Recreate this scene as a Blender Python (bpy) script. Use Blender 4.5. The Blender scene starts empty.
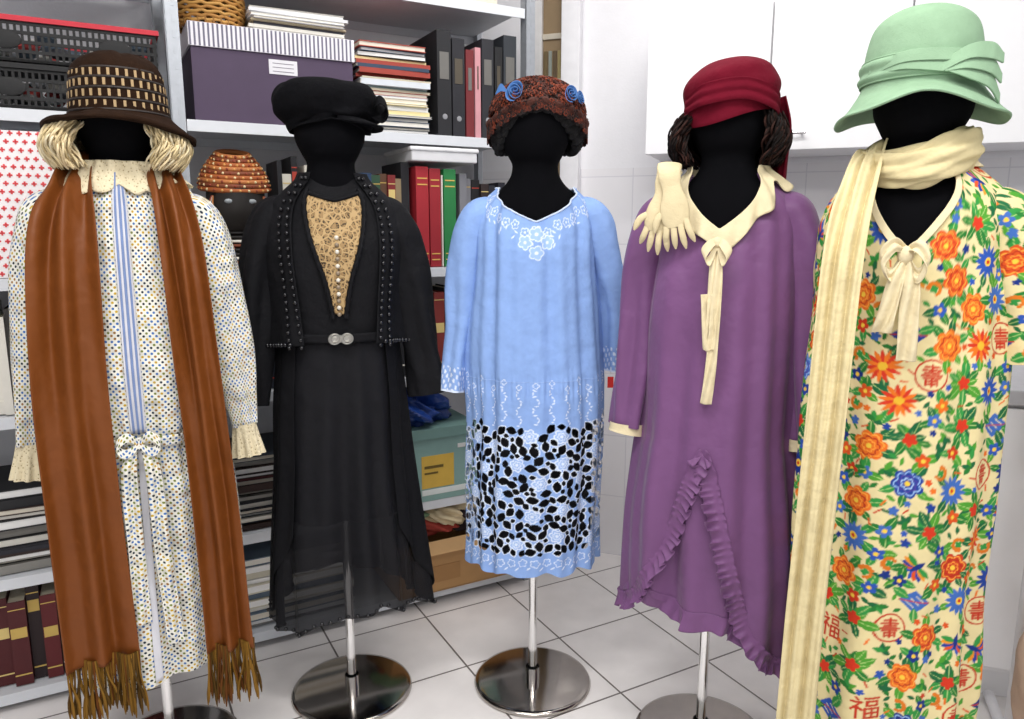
import bpy, math, random
import numpy as np
from mathutils import Vector
random.seed(7); rng=np.random.RandomState(11)
PI=math.pi
# ------------------------------------------------------------ helpers
def lin(h):
    h=h.lstrip('#'); c=[int(h[i:i+2],16)/255 for i in (0,2,4)]
    return tuple((x/12.92 if x<=.04045 else ((x+.055)/1.055)**2.4) for x in c)
def pchip(x,y,xq):
    x=np.array(x,float); y=np.array(y,float); h=np.diff(x); d=np.diff(y)/h
    m=np.zeros(len(x)); m[0]=d[0]; m[-1]=d[-1]
    for i in range(1,len(x)-1):
        if d[i-1]*d[i]>0: m[i]=2*d[i-1]*d[i]/(d[i-1]+d[i])
    q=np.clip(xq,x[0],x[-1]); i=np.clip(np.searchsorted(x,q)-1,0,len(h)-1)
    t=(q-x[i])/h[i]; t2=t*t; t3=t2*t
    return (2*t3-3*t2+1)*y[i]+(t3-2*t2+t)*h[i]*m[i]+(-2*t3+3*t2)*y[i+1]+(t3-t2)*h[i]*m[i+1]
def catmull(pts,n):
    p=np.array(pts,float); k=len(p); t=np.linspace(0,k-1,n)
    i=np.clip(t.astype(int),0,k-2); f=(t-i)[:,None]
    pe=np.vstack([2*p[0]-p[1],p,2*p[-1]-p[-2]])
    a,b,c,d=pe[i],pe[i+1],pe[i+2],pe[i+3]
    return .5*((2*b)+(-a+c)*f+(2*a-5*b+4*c-d)*f*f+(-a+3*b-3*c+d)*f**3)
def snoise(x,y,seed=0,n=7):
    r=np.random.RandomState(seed); o=0
    for k in range(n):
        a=r.uniform(0,2*PI); f=r.uniform(.6,1.6)
        o=o+np.sin((np.cos(a)*x+np.sin(a)*y)*f*2*PI/1.0+r.uniform(0,6.28))
    return o/math.sqrt(n)
def link(o): bpy.context.collection.objects.link(o); return o
def meshobj(name,V,F,mat=None,smooth=True,uv=None,col=None,thick=0):
    me=bpy.data.meshes.new(name); V=np.asarray(V,float).reshape(-1,3); F=np.asarray(F)
    me.from_pydata(V.tolist(),[],F.tolist()); 
    li=np.zeros(len(me.loops),np.int32); me.loops.foreach_get('vertex_index',li)
    if uv is not None:
        l=me.uv_layers.new(name='UVMap'); l.data.foreach_set('uv',np.asarray(uv,float).reshape(-1,2)[li].ravel())
    if col is not None:
        col=np.asarray(col,float).reshape(len(V),-1)
        if col.shape[1]==3: col=np.hstack([col,np.ones((len(V),1))])
        a=me.color_attributes.new('Col','FLOAT_COLOR','POINT'); a.data.foreach_set('color',col.ravel())
    if smooth: me.polygons.foreach_set('use_smooth',[True]*len(me.polygons))
    if mat: me.materials.append(mat)
    me.update()
    o=link(bpy.data.objects.new(name,me))
    if thick:
        s=o.modifiers.new('thickness','SOLIDIFY'); s.thickness=thick; s.offset=0
    return o
def gridF(nv,nu,closed=False,base=0):
    j=np.arange(nv-1)[:,None]; i=np.arange(nu if closed else nu-1)[None,:]; i2=(i+1)%nu
    return np.stack([j*nu+i,j*nu+i2,(j+1)*nu+i2,(j+1)*nu+i],-1).reshape(-1,4)+base
def gridmesh(name,P,mat,closed=False,**k):
    return meshobj(name,P,gridF(P.shape[0],P.shape[1],closed),mat,**k)
def norm(v): return v/np.maximum(np.linalg.norm(v,axis=-1,keepdims=True),1e-9)
class MB:
    def __init__(s): s.V=[];s.F=[];s.C=[];s.n=0
    def add(s,V,F,col):
        V=np.asarray(V,float).reshape(-1,3); s.V.append(V); s.F.append(np.asarray(F)+s.n); s.n+=len(V)
        s.C.append(np.tile(np.array(col[:3]),(len(V),1)))
    def box(s,x0,x1,y0,y1,z0,z1,col=(.5,.5,.5),rz=0,ry=0,rx=0):
        c=np.array([(x0+x1)/2,(y0+y1)/2,(z0+z1)/2]); h=np.array([(x1-x0)/2,(y1-y0)/2,(z1-z0)/2])
        v=np.array([[a,b,d] for a in(-1,1) for b in(-1,1) for d in(-1,1)],float)*h
        if rx: C,S=math.cos(rx),math.sin(rx); v=v@np.array([[1,0,0],[0,C,-S],[0,S,C]]).T
        if ry: C,S=math.cos(ry),math.sin(ry); v=v@np.array([[C,0,S],[0,1,0],[-S,0,C]]).T
        if rz: C,S=math.cos(rz),math.sin(rz); v=v@np.array([[C,-S,0],[S,C,0],[0,0,1]]).T
        s.add(v+c,[[0,1,3,2],[4,6,7,5],[0,4,5,1],[2,3,7,6],[0,2,6,4],[1,5,7,3]],col)
    def grid(s,P,col=(.5,.5,.5),closed=False): s.add(P,gridF(P.shape[0],P.shape[1],closed),col)
    def tube(s,path,r,k=6,col=(.5,.5,.5),flat=1.0):
        p=np.asarray(path,float); T=norm(np.gradient(p,axis=0)); ref=np.array([.13,-.9,.21]) 
        if abs(np.dot(T.mean(0),ref))>.85: ref=np.array([.9,.1,.2])
        A=norm(np.cross(T,ref)); B=np.cross(A,T); ph=np.arange(k)*2*PI/k
        r=np.broadcast_to(np.asarray(r,float),(len(p),))[:,None,None]
        P=p[:,None]+r*(A[:,None]*np.cos(ph)[None,:,None]+flat*B[:,None]*np.sin(ph)[None,:,None])
        s.grid(P,col,True)
    def sphere(s,c,r,col=(.5,.5,.5),seg=8,sc=(1,1,1)):
        a=np.linspace(0,PI,seg//2+2)[:,None]; b=(np.arange(seg)*2*PI/seg)[None]
        P=np.stack([np.sin(a)*np.cos(b)*sc[0],np.sin(a)*np.sin(b)*sc[1],np.cos(a)*sc[2]+0*b],-1)*r+np.array(c)
        s.grid(P,col,True)
    def build(s,name,mat,smooth=False,bevel=0):
        o=meshobj(name,np.vstack(s.V),np.vstack(s.F),mat,smooth=smooth,col=np.vstack(s.C))
        if bevel:
            b=o.modifiers.new('bevel','BEVEL'); b.width=bevel; b.segments=2; b.limit_method='ANGLE'
        return o
def group(name,objs,loc=(0,0,0),yaw=0,lean=0):
    e=link(bpy.data.objects.new(name,None)); e.empty_display_size=.1
    for o in objs: o.parent=e
    e.location=loc; e.rotation_euler=(0,0,yaw); return e
def put(o,loc,yaw): o.location=loc; o.rotation_euler=(0,0,yaw); return o
# ------------------------------------------------------------ materials
def mat(name,col=None,rough=.6,metal=0,var=.06,vscale=30,bump=0,bscale=200,bump2=0,b2scale=25,sheen=0,alpha=1,attr=False,trans=0,coat=0,spec=None):
    m=bpy.data.materials.new(name); m.use_nodes=True; nt=m.node_tree; N=nt.nodes; L=nt.links
    b=N['Principled BSDF']; b.inputs['Roughness'].default_value=rough; b.inputs['Metallic'].default_value=metal
    if sheen:
        b.inputs['Sheen Weight'].default_value=sheen; b.inputs['Sheen Roughness'].default_value=.5
    if coat: b.inputs['Coat Weight'].default_value=coat
    if spec is not None: b.inputs['Specular IOR Level'].default_value=spec
    tc=N.new('ShaderNodeTexCoord')
    nz=N.new('ShaderNodeTexNoise'); nz.inputs['Scale'].default_value=vscale; nz.inputs['Detail'].default_value=4
    L.new(tc.outputs['Object'],nz.inputs['Vector'])
    mr=N.new('ShaderNodeMapRange'); mr.inputs['To Min'].default_value=1-var*2; mr.inputs['To Max'].default_value=1+var*2
    L.new(nz.outputs['Fac'],mr.inputs['Value'])
    mx=N.new('ShaderNodeVectorMath'); mx.operation='SCALE'
    if attr:
        at=N.new('ShaderNodeAttribute'); at.attribute_name='Col'; L.new(at.outputs['Color'],mx.inputs[0])
        if alpha=='attr': L.new(at.outputs['Alpha'],b.inputs['Alpha'])
    else: mx.inputs[0].default_value=col[:3]
    L.new(mr.outputs['Result'],mx.inputs['Scale']); L.new(mx.outputs[0],b.inputs['Base Color'])
    if alpha!='attr' and alpha<1: b.inputs['Alpha'].default_value=alpha
    last=None
    for st,sc in ((bump2,b2scale),(bump,bscale)):
        if st:
            n=N.new('ShaderNodeTexNoise'); n.inputs['Scale'].default_value=sc; n.inputs['Detail'].default_value=3
            L.new(tc.outputs['Object'],n.inputs['Vector'])
            bp=N.new('ShaderNodeBump'); bp.inputs['Strength'].default_value=st; bp.inputs['Distance'].default_value=.6/sc
            L.new(n.outputs['Fac'],bp.inputs['Height'])
            if last: L.new(last.outputs[0],bp.inputs['Normal'])
            last=bp
    if last: L.new(last.outputs[0],b.inputs['Normal'])
    return m
def cloth(name,hx=None,rough=.85,sheen=.0,**k):
    k.setdefault('bump',.12);k.setdefault('bscale',700);k.setdefault('bump2',.22);k.setdefault('b2scale',18);k.setdefault('spec',.2)
    return mat(name,lin(hx) if hx else None,rough=rough,sheen=sheen,**k)
m_black=cloth('black_jersey','#08080b',rough=.95,bump2=0,spec=.08)
m_chrome=mat('chrome',(.8,.8,.8),rough=.12,metal=1,var=.02)
m_steel=mat('polished_steel',(.50,.46,.42),rough=.12,metal=1,var=.05)
m_attr=mat('coloured_surface',rough=.65,attr=True,var=.04)
m_attrgloss=mat('coloured_gloss',rough=.4,attr=True,var=.04)
m_attrcloth=cloth('coloured_cloth',attr=True)
# ------------------------------------------------------------ room
def plane_mat_tiles(name,c1,c2,grout,w,h,mortar,rot=0,rough=.3,loc=(0,0,0),bump=.3,uvmode=False,lo=.86,hi=1.1):
    m=bpy.data.materials.new(name); m.use_nodes=True; nt=m.node_tree; N=nt.nodes; L=nt.links; b=N['Principled BSDF']
    tc=N.new('ShaderNodeTexCoord'); mp=N.new('ShaderNodeMapping'); mp.inputs['Rotation'].default_value=(0,0,rot); mp.inputs['Location'].default_value=loc
    L.new(tc.outputs['UV' if uvmode else 'Object'],mp.inputs['Vector'])
    br=N.new('ShaderNodeTexBrick'); br.offset=0; br.inputs['Scale'].default_value=1; br.inputs['Brick Width'].default_value=w; br.inputs['Row Height'].default_value=h
    br.inputs['Mortar Size'].default_value=mortar; br.inputs['Mortar Smooth'].default_value=.1
    br.inputs['Color1'].default_value=(*c1,1); br.inputs['Color2'].default_value=(*c2,1); br.inputs['Mortar'].default_value=(*grout,1)
    L.new(mp.outputs[0],br.inputs['Vector'])
    nz=N.new('ShaderNodeTexNoise'); nz.inputs['Scale'].default_value=9; nz.inputs['Detail'].default_value=8; L.new(tc.outputs['Object'],nz.inputs['Vector'])
    mr=N.new('ShaderNodeMapRange'); mr.inputs['To Min'].default_value=lo; mr.inputs['To Max'].default_value=hi; L.new(nz.outputs['Fac'],mr.inputs['Value'])
    sc=N.new('ShaderNodeVectorMath'); sc.operation='SCALE'; L.new(br.outputs['Color'],sc.inputs[0]); L.new(mr.outputs[0],sc.inputs['Scale']); L.new(sc.outputs[0],b.inputs['Base Color'])
    bp=N.new('ShaderNodeBump'); bp.inputs['Strength'].default_value=bump; bp.inputs['Distance'].default_value=.002; bp.invert=True; L.new(br.outputs['Fac'],bp.inputs['Height']); L.new(bp.outputs[0],b.inputs['Normal'])
    b.inputs['Roughness'].default_value=rough
    return m
ANG=math.atan2(.479,.878)
m_floor=plane_mat_tiles('floor_tiles',lin('#f0ebe9'),lin('#e9e5e3'),lin('#6a625e'),.33,.33,.003,rot=-ANG,rough=.38,loc=(.12,.1,0))
m_walltile=plane_mat_tiles('white_wall_tiles',lin('#eeecee'),lin('#edebee'),lin('#dcdadf'),.2,.25,.002,rough=.2,uvmode=True,bump=.12,lo=.97,hi=1.02)
m_wall=mat('white_plaster',lin('#ecebee'),rough=.8,var=.015,bump=.1,bscale=120)
m_white=mat('white_laminate',lin('#eeeef0'),rough=.35,var=.01)
def slab(name,pts,z0,z1,th,m):
    (x0,y0),(x1,y1)=pts; d=np.array([x1-x0,y1-y0]); L_=np.linalg.norm(d); d/=L_
    mb=MB(); mb.box(0,L_,0,th,z0,z1); o=mb.build(name,m)
    me=o.data; uvl=me.uv_layers.new(name='UVMap')
    for l in me.loops:
        v=me.vertices[l.vertex_index].co; uvl.data[l.index].uv=(v.x,v.z)
    put(o,(x0,y0,0),math.atan2(d[1],d[0])); return o
CX,CY=-.115,3.045
UD=np.array([.878,.479]); WD=np.array([.94,-.341])
o=MB(); o.box(-4,4,-3.2,4,-.05,0); o.build('floor',m_floor)
o=MB(); o.box(-4,4,-3.2,4,2.7,2.75); o.build('ceiling',m_wall)
c=np.array([CX,CY]); a=c-UD*3.2
slab('wall_left',(tuple(a),tuple(c)),0,2.7,.1,m_wall)
b2=c+WD*3.3
slab('wall_right',(tuple(c),tuple(b2)),0,1.53,.1,m_walltile)
slab('wall_right_upper',(tuple(c),tuple(b2)),1.53,2.7,.1,m_wall)
WA=math.atan2(WD[1],WD[0])
def W(o): return put(o,(CX,CY,0),WA)
mb=MB()
mb.box(.20,.25,-.03,-.002,0,2.3,lin('#dcdad9')); mb.box(.33,.40,-.045,-.002,0,2.68,lin('#ecebee')); mb.box(.20,.40,-.03,-.002,2.3,2.36,lin('#dcdad9'))
mb.box(.25,.33,-.012,-.002,0,2.3,lin('#8c7658'))
for k,z in enumerate((1.7,1.84,2.0,2.15)): mb.box(.25,.33,-.02,-.004,z,z+.02,lin('#c8bfae'))
for k in range(4): mb.box(.255+.018*k,.268+.018*k,-.018,-.004,1.86,1.96,lin(['#6b5a3a','#8d938a','#5b4a33','#a09060'][k]))
W(mb.build('door_1',m_attr,bevel=.002))
CA=WA; CO=(.43,2.50,0)
parts=[]
mb=MB(); mb.box(0,1.5,.02,.32,1.55,1.985); parts.append(mb.build('carcass',m_white,bevel=.002))
for k in range(4):
    mb=MB(); mb.box(k*.375+.0025,k*.375+.3725,0,.018,1.545,1.985); parts.append(mb.build('door_panel',m_white,bevel=.002))
mb=MB()
for x in (.385,1.135):
    mb.tube([(x+.0,-.028,1.592),(x+.1,-.028,1.592)],.005,8); mb.tube([(x+.01,0,1.592),(x+.01,-.028,1.592)],.004,8); mb.tube([(x+.09,0,1.592),(x+.09,-.028,1.592)],.004,8)
parts.append(mb.build('bar_handles',m_chrome,smooth=True))
group('wall_cabinet',parts,CO,CA)
parts=[]
mb=MB(); mb.box(.78,1.9,-.27,.31,.1,.86); parts.append(mb.build('carcass',m_white,bevel=.002))
mb=MB(); mb.box(.76,1.92,-.30,.315,.86,.9); parts.append(mb.build('worktop',mat('grey_worktop',lin('#b9b9bd'),rough=.35),bevel=.003))
mb=MB(); mb.box(.8,1.9,-.22,.3,0.001,.1); parts.append(mb.build('plinth',m_white))
for k in range(2):
    mb=MB(); mb.box(.785+k*.56,1.34+k*.56,-.29,-.271,.12,.85); parts.append(mb.build('door_panel',m_white,bevel=.003))
group('base_cabinet',parts,CO,CA)
# ------------------------------------------------------------ shelving
SO=(-.29,2.44,0)
def SH(o): return put(o,SO,ANG)
m_galv=mat('galvanised_steel',lin('#a9adb3'),rough=.45,metal=.5,var=.06,vscale=60)
m_shelfw=mat('shelf_enamel',lin('#d5d8dd'),rough=.45,var=.03)
LV=[.05,.38,.82,1.18,1.60,2.02]
parts=[]
for x in (-1.83,-.70,.40):
    for y in (0,.40):
        mb=MB(); mb.box(x-.018,x+.018,y,y+.004,0,2.4); mb.box(x-.018,x-.014,y,y+(.035 if y==0 else -.035),0,2.4)
        for z in np.arange(.05,2.38,.04): mb.box(x+.001,x+.009,y-.0008,y,z,z+.02,(.06,.06,.07))
        parts.append(mb.build('upright',m_galv))
for z in LV:
    for x0,x1 in ((-1.81,-.72),(-.68,.38)):
        mb=MB(); mb.box(x0,x1,.005,.40,z-.004,z); mb.box(x0,x1,.001,.006,z-.028,z+.003); mb.box(x0,x1,.395,.40,z-.03,z)
        parts.append(mb.build('shelf_board',m_shelfw,bevel=.001))
group('metal_shelving_unit',parts,SO,ANG)
def books_up(name,x0,x1,z,hmin,hmax,cols,y=.03,wmin=.012,wmax=.035,label=.5):
    mb=MB(); x=x0
    while x<x1-.01:
        w=min(random.uniform(wmin,wmax),x1-x); h=random.uniform(hmin,hmax); d=random.uniform(.16,.24); yy=y+random.uniform(0,.025); c=lin(random.choice(cols))
        mb.box(x,x+.0015,yy,yy+d,z+.001,z+h,c); mb.box(x+w-.0025,x+w-.001,yy,yy+d,z+.001,z+h,c); mb.box(x,x+w-.001,yy-.002,yy,z+.001,z+h,c)
        mb.box(x+.0015,x+w-.0025,yy,yy+d-.006,z+.003,z+h-.005,lin('#d8cfb8'))
        if random.random()<label and w>.015:
            lc=lin(random.choice(['#d9c07a','#e8e4d8','#b8402f','#c9a95a'])); a=random.uniform(.5,.75)
            mb.box(x+.002,x+w-.003,yy-.003,yy-.002,z+h*a,z+h*(a+.12),lc)
            mb.box(x+.001,x+w-.002,yy-.003,yy-.002,z+h*.12,z+h*.135,lc); mb.box(x+.001,x+w-.002,yy-.003,yy-.002,z+h*.9,z+h*.91,lc)
        x+=w+.0005
    return SH(mb.build(name,m_attr))
def books_flat(name,x0,x1,z,ztop,cols,y=.03,tmin=.006,tmax=.02,d=.26,jit=.02):
    mb=MB(); zz=z+.001
    while zz<ztop:
        t=random.uniform(tmin,tmax); a=x0+random.uniform(0,jit); b=x1-random.uniform(0,jit); yy=y+random.uniform(-.01,.02); c=lin(random.choice(cols)); r=random.uniform(-.04,.04)
        mb.box(a,b,yy,yy+d,zz,zz+t*.12,c,rz=r); mb.box(a,b,yy,yy+d,zz+t*.88,zz+t,c,rz=r); 
        if random.random()<.5: mb.box(a,b,yy,yy+.002,zz,zz+t,c,rz=r)
        mb.box(a+.002,b-.002,yy+.003,yy+d-.003,zz+t*.1,zz+t*.9,lin(random.choice(['#e6e2d8','#d8d0c0','#efeeec'])),rz=r)
        zz+=t+.0004
    return SH(mb.build(name,m_attr))
dark=['#17171b','#20202a','#2a1b1b','#101014','#33211c','#1d2430','#4b1518']
mix=['#7a1f20','#203a5c','#c9bd9c','#2d2a28','#8d7a5c','#e0dcd2','#294a34','#5b3a25','#a53226','#1b1b20','#d7d2c5']
pale=['#e7e4dd','#cfd4da','#c9bfa8','#b14a3a','#4a6a8a','#f0efec','#8fa3a0','#e9d9a0','#2b2b30']
books_flat('stacked_magazines',-.19,.055,1.604,1.87,pale+['#2f3f55','#9c3a2e'],d=.28,tmin=.005,tmax=.018)
mb=MB()
for k,(x,w,h,cc) in enumerate([(.075,.05,.33,'#15151a'),(.128,.045,.31,'#1b1b22'),(.176,.03,.28,'#6f1f24'),(.209,.022,.29,'#c98f96'),(.234,.045,.32,'#222228'),(.282,.03,.30,'#111114'),(.315,.05,.34,'#2e3238')]):
    mb.box(x,x+w-.002,.03,.3,1.604,1.60+h,lin(cc)); mb.box(x+.008,x+w-.01,.0285,.03,1.60+h*.55,1.60+h*.8,lin('#6a6864' if k%2==0 else '#4f473a'))
    if w>.04: mb.sphere((x+w/2,.03,1.60+h*.2),.009,lin('#8c8c90'),8,(1,.2,1))
SH(mb.build('ring_binders',m_attr,bevel=.001))
parts=[]
mb=MB(); mb.box(-.655,-.205,.02,.36,1.604,1.80,lin('#46364f')); mb.box(-.45,-.37,.018,.02,1.745,1.785,lin('#d9d7dc')); 
for k in range(3): mb.box(-.44,-.38,.0175,.018,1.752+.011*k,1.754+.011*k,lin('#77737d'))
parts.append(mb.build('box_body',m_attr,bevel=.002))
mb=MB(); mb.box(-.66,-.20,.014,.366,1.80,1.862,lin('#e3e0e6'))
for k in range(38): mb.box(-.658+.012*k,-.653+.012*k,.0132,.014,1.801,1.861,lin('#6d6a7c'))
parts.append(mb.build('striped_lid',m_attr)); g=group('purple_storage_box',parts,SO,ANG)
books_flat('paper_folders',-.50,-.21,1.863,1.925,['#e4e0d6','#c6c2b8','#50505a','#d8d8dc','#b7a98c'],tmin=.004,tmax=.01,d=.27)
mb=MB()
for k in range(14):
    a=np.linspace(0,2*PI,41); z=1.866+.01*k; r=.085+.012*math.sin(k*.25)
    mb.tube(np.stack([-.59+r*np.cos(a)*1.0+0*a,.12+r*np.sin(a),z+.003*np.sin(a*14+k*PI)],-1),.005,6,lin('#b98a45' if k%2 else '#a97635'))
for k in range(28):
    a=2*PI*k/28; mb.tube([(-.59+.09*math.cos(a),.12+.09*math.sin(a),1.864),(-.59+.094*math.cos(a),.12+.094*math.sin(a),2.0)],.003,5,lin('#8f622a'))
SH(mb.build('wicker_basket',m_attr,smooth=True))
def crate(z0,rim,nm):
    mb=MB(); x0,x1,y0,y1=-1.17,-.74,.0,.3; k_=lin('#08080a')
    mb.box(x0,x1,y0,y1,z0,z0+.006,k_)
    for z in (z0,z0+.02,z0+.042,z0+.064,z0+.086):
        mb.box(x0,x1,y0,y0+.005,z,z+.008,k_); mb.box(x0,x0+.005,y0,y1,z,z+.006,k_); mb.box(x1-.005,x1,y0,y1,z,z+.006,k_); mb.box(x0,x1,y1-.005,y1,z,z+.006,k_)
    for x in np.arange(x0,x1,.014): mb.box(x,x+.006,y0+.001,y0+.005,z0,z0+.09,k_)
    for y in np.arange(y0,y1,.016): mb.box(x1-.005,x1-.001,y,y+.005,z0,z0+.09,k_)
    for xc in (-1.08,-.84): mb.sphere((xc,y0-.001,z0+.05),.03,k_,14,(1.25,.1,.75))
    mb.box(x0-.006,x1+.006,y0-.006,y0+.006,z0+.094,z0+.106,lin(rim)); mb.box(x1-.006,x1+.006,y0,y1,z0+.094,z0+.106,lin(rim)); mb.box(x0-.006,x0+.006,y0,y1,z0+.094,z0+.106,lin(rim)); mb.box(x0,x1,y1-.006,y1+.004,z0+.094,z0+.106,lin(rim))
    for k in range(46):
        mb.sphere((random.uniform(x0+.03,x1-.03),random.uniform(y0+.03,y0+.16),z0+random.uniform(.025,.07)),random.uniform(.012,.024),lin(random.choice(['#d8d6d2','#8f9298','#a53a38','#52606e','#b9b7b0','#3a3a40'])),7,(1.3,1,.7))
    return SH(mb.build(nm,m_attr))
crate(1.604,'#0c0c0e','plastic_crate'); crate(1.715,'#c22a3a','plastic_crate')
mb=MB(); mb.box(-1.25,-.93,.01,.3,1.184,1.55,lin('#eeeaea'))
for i in range(16):
    for j in range(18):
        x=-1.24+.02*i+(.01 if j%2 else 0); z=1.19+.0205*j
        if x<-.945: mb.box(x-.006,x+.006,.0085,.01,z+.0028,z+.0072,lin('#d8474c')); mb.box(x-.0022,x+.0022,.0085,.01,z-.001,z+.011,lin('#d8474c'))
SH(mb.build('cross_print_box',m_attr,bevel=.001))
mb=MB(); hx,hy=-.555,.07
P=[]
for t in np.linspace(0,1,22):
    a=np.linspace(0,2*PI,29)[:-1]; z=1.184+.30*t; r=pchip([0,.12,.3,.45,.6,.8,.93,1],[.065,.05,.045,.07,.082,.08,.05,.002],t)
    P.append(np.stack([hx+r*np.sin(a),hy-r*np.cos(a)*(1+.12*(t>.4)),z+0*a],-1))
mb.grid(np.array(P),lin('#1c1714'),True)
for k in range(11):
    z=1.20+.012*k; r=.085-.003*k; a=np.linspace(0,2*PI,33)
    mb.tube(np.stack([hx+r*np.sin(a),hy-r*np.cos(a),z+0*a],-1),.0045,6,lin(['#1a1716','#7a3a1c','#e2ded2','#1a1716'][k%4]))
for k in range(9):
    a=np.linspace(0,2*PI,33); z=1.425+.012*k; r=.094*math.cos(k*.135)
    mb.tube(np.stack([hx+r*np.sin(a),hy+.01-r*np.cos(a),z+.012*np.cos(a)*-1+0*a],-1),.008,6,lin(['#a85a28','#7c3c1c','#b9713c'][k%3]))
    for q in range(26):
        aa=2*PI*(q+.5*(k%2))/26; mb.sphere((hx+(r+.006)*math.sin(aa),hy+.01-(r+.006)*math.cos(aa),z-.012*math.cos(aa)),.0042,lin(['#d9a05a','#e2cfa0','#8a3a22'][(q+k)%3]),6)
for s_ in (-1,1):
    for k in range(4): mb.tube(catmull([(hx+s_*.07,hy-.05,1.40),(hx+s_*(.075+.006*k),hy-.07,1.33),(hx+s_*(.06-.012*k),hy-.075,1.25)],8),.004,5,lin(['#c98048','#1d1d1d','#e2ded2','#8a3a22'][k]))
mb.sphere((hx-.03,hy-.083,1.385),.014,lin('#9aa0a4'),8,(1,.4,.5)); mb.sphere((hx+.03,hy-.083,1.385),.014,lin('#9aa0a4'),8,(1,.4,.5))
SH(mb.build('beaded_headdress_on_display_head',m_attr,smooth=True))
books_up('book_row',-.44,-.02,1.184,.26,.34,mix)
books_up('book_row',.15,.37,1.184,.22,.31,dark+['#7a7a80','#cfc8b8'])
mb=MB()
for x,w,h,cc in [(-.01,.045,.325,'#a3202b'),(.037,.04,.32,'#981d28'),(.079,.006,.3,'#e8e4da'),(.087,.045,.32,'#237a40')]:
    mb.box(x,x+w-.002,.02,.24,1.184,1.18+h,lin(cc)); 
    if w>.03:
        for q in (.08,.14,.82,.88): mb.box(x+.004,x+w-.006,.0188,.02,1.18+h*q,1.18+h*(q+.012),lin('#d9b25a'))
SH(mb.build('encyclopedia_volumes',m_attr,bevel=.003))
mb=MB(); mb.box(-.03,.2,.0,.25,1.52,1.56,lin('#d9d9dc')); mb.box(-.035,.205,-.005,.255,1.552,1.565,lin('#e8e8ea')); SH(mb.build('white_drawer_tray',m_attr,bevel=.004))
books_up('dark_binder_row',-.66,.37,.823,.26,.32,dark+['#17171b','#7c2a24'],wmin=.03,wmax=.055)
books_flat('folder_stack',-.66,-.28,.383,.62,dark+['#cfcac0','#8d8a84'],tmin=.01,tmax=.025)
books_flat('folder_stack',-1.6,-.95,.383,.60,dark+['#b9b4a8','#8d8a84','#c9c2b0'],tmin=.01,tmax=.03)
books_up('book_row',-1.6,-.80,.053,.24,.29,['#5a1519','#6d1b1f','#4b1014','#241417'],wmin=.03,wmax=.05,label=1)
books_up('book_row',-1.6,-.76,.823,.24,.32,mix)
books_flat('folder_stack',-.62,-.25,.053,.26,['#8d8a84','#c9c2b0','#5a6a7a','#efeeec'],tmin=.01,tmax=.03)
books_flat('album_stack',-1.2,-.8,2.023,2.2,mix,tmin=.02,tmax=.04)
books_flat('album_stack',-.4,.3,2.023,2.2,pale,tmin=.02,tmax=.04)
mb=MB(); mb.box(-.06,.19,.0,.3,.384,.62,lin('#86a8a2')); mb.box(-.065,.195,-.005,.305,.605,.64,lin('#7a9d97')); mb.box(-.02,.10,-.0015,0,.43,.545,lin('#d7b04a')); mb.box(-.01,.06,-.003,-.0015,.50,.51,lin('#6d5a20')); mb.box(-.01,.04,-.003,-.0015,.48,.487,lin('#6d5a20'));mb.box(.115,.145,-.0015,0,.56,.575,lin('#e5e5e2'));mb.box(-.02,.17,-.0015,0,.405,.425,lin('#dfe5e2'))
SH(mb.build('archive_box',m_attr,bevel=.002))
def blob(name,c,sc,m,seed,amp=.25,n=36):
    a=np.linspace(0,PI,n)[:,None]; b=np.linspace(0,2*PI,2*n)[None]
    x=np.sin(a)*np.cos(b);y=np.sin(a)*np.sin(b);z=np.cos(a)+0*b
    f=1+amp*snoise(x*1.2+z,y*1.2-z*.6,seed)*.5+amp*.4*snoise(x*3+z*2,y*3-z*1.6,seed+1)*.5
    return gridmesh(name,np.stack([x*f*sc[0]+c[0],y*f*sc[1]+c[1],np.maximum(z*f*sc[2],-sc[2]*.8)+c[2]],-1),m)
SH(blob('blue_plastic_bag',(.0,.12,.69),(.11,.1,.06),mat('blue_plastic',lin('#1d3f8a'),rough=.3,bump2=.5,b2scale=40),3,.5))
o1=blob('garment_a',(.02,.14,.27),(.14,.11,.045),cloth('red_cloth','#a5443a'),5,.4); o2=blob('garment_b',(.10,.1,.30),(.1,.09,.05),cloth('beige_cloth','#d8c7a4'),6,.4); o3=blob('garment_c',(-.07,.1,.31),(.09,.08,.045),cloth('green_cloth','#7c9a7a'),7,.4); o4=blob('garment_d',(.2,.1,.27),(.1,.09,.05),cloth('dark_lace','#3a2f33'),8,.4)
group('folded_clothes_pile',[o1,o2,o3,o4],SO,ANG)
mb=MB(); k_=lin('#b58a58')
for (a_,b_,c_,d_) in ((-.12,.36,-.02,-.014),(-.12,.36,.33,.336),(-.12,-.114,-.02,.336),(.354,.36,-.02,.336)): mb.box(a_,b_,c_,d_,.055,.235,k_)
mb.box(-.12,.36,-.02,.336,.054,.06,k_); mb.box(-.12,.36,-.075,-.017,.228,.231,lin('#c39a68'),rx=.5); mb.box(.0,.11,-.0215,-.02,.09,.15,lin('#a87c4b'))
SH(mb.build('cardboard_box',m_attr,bevel=.001))
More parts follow.
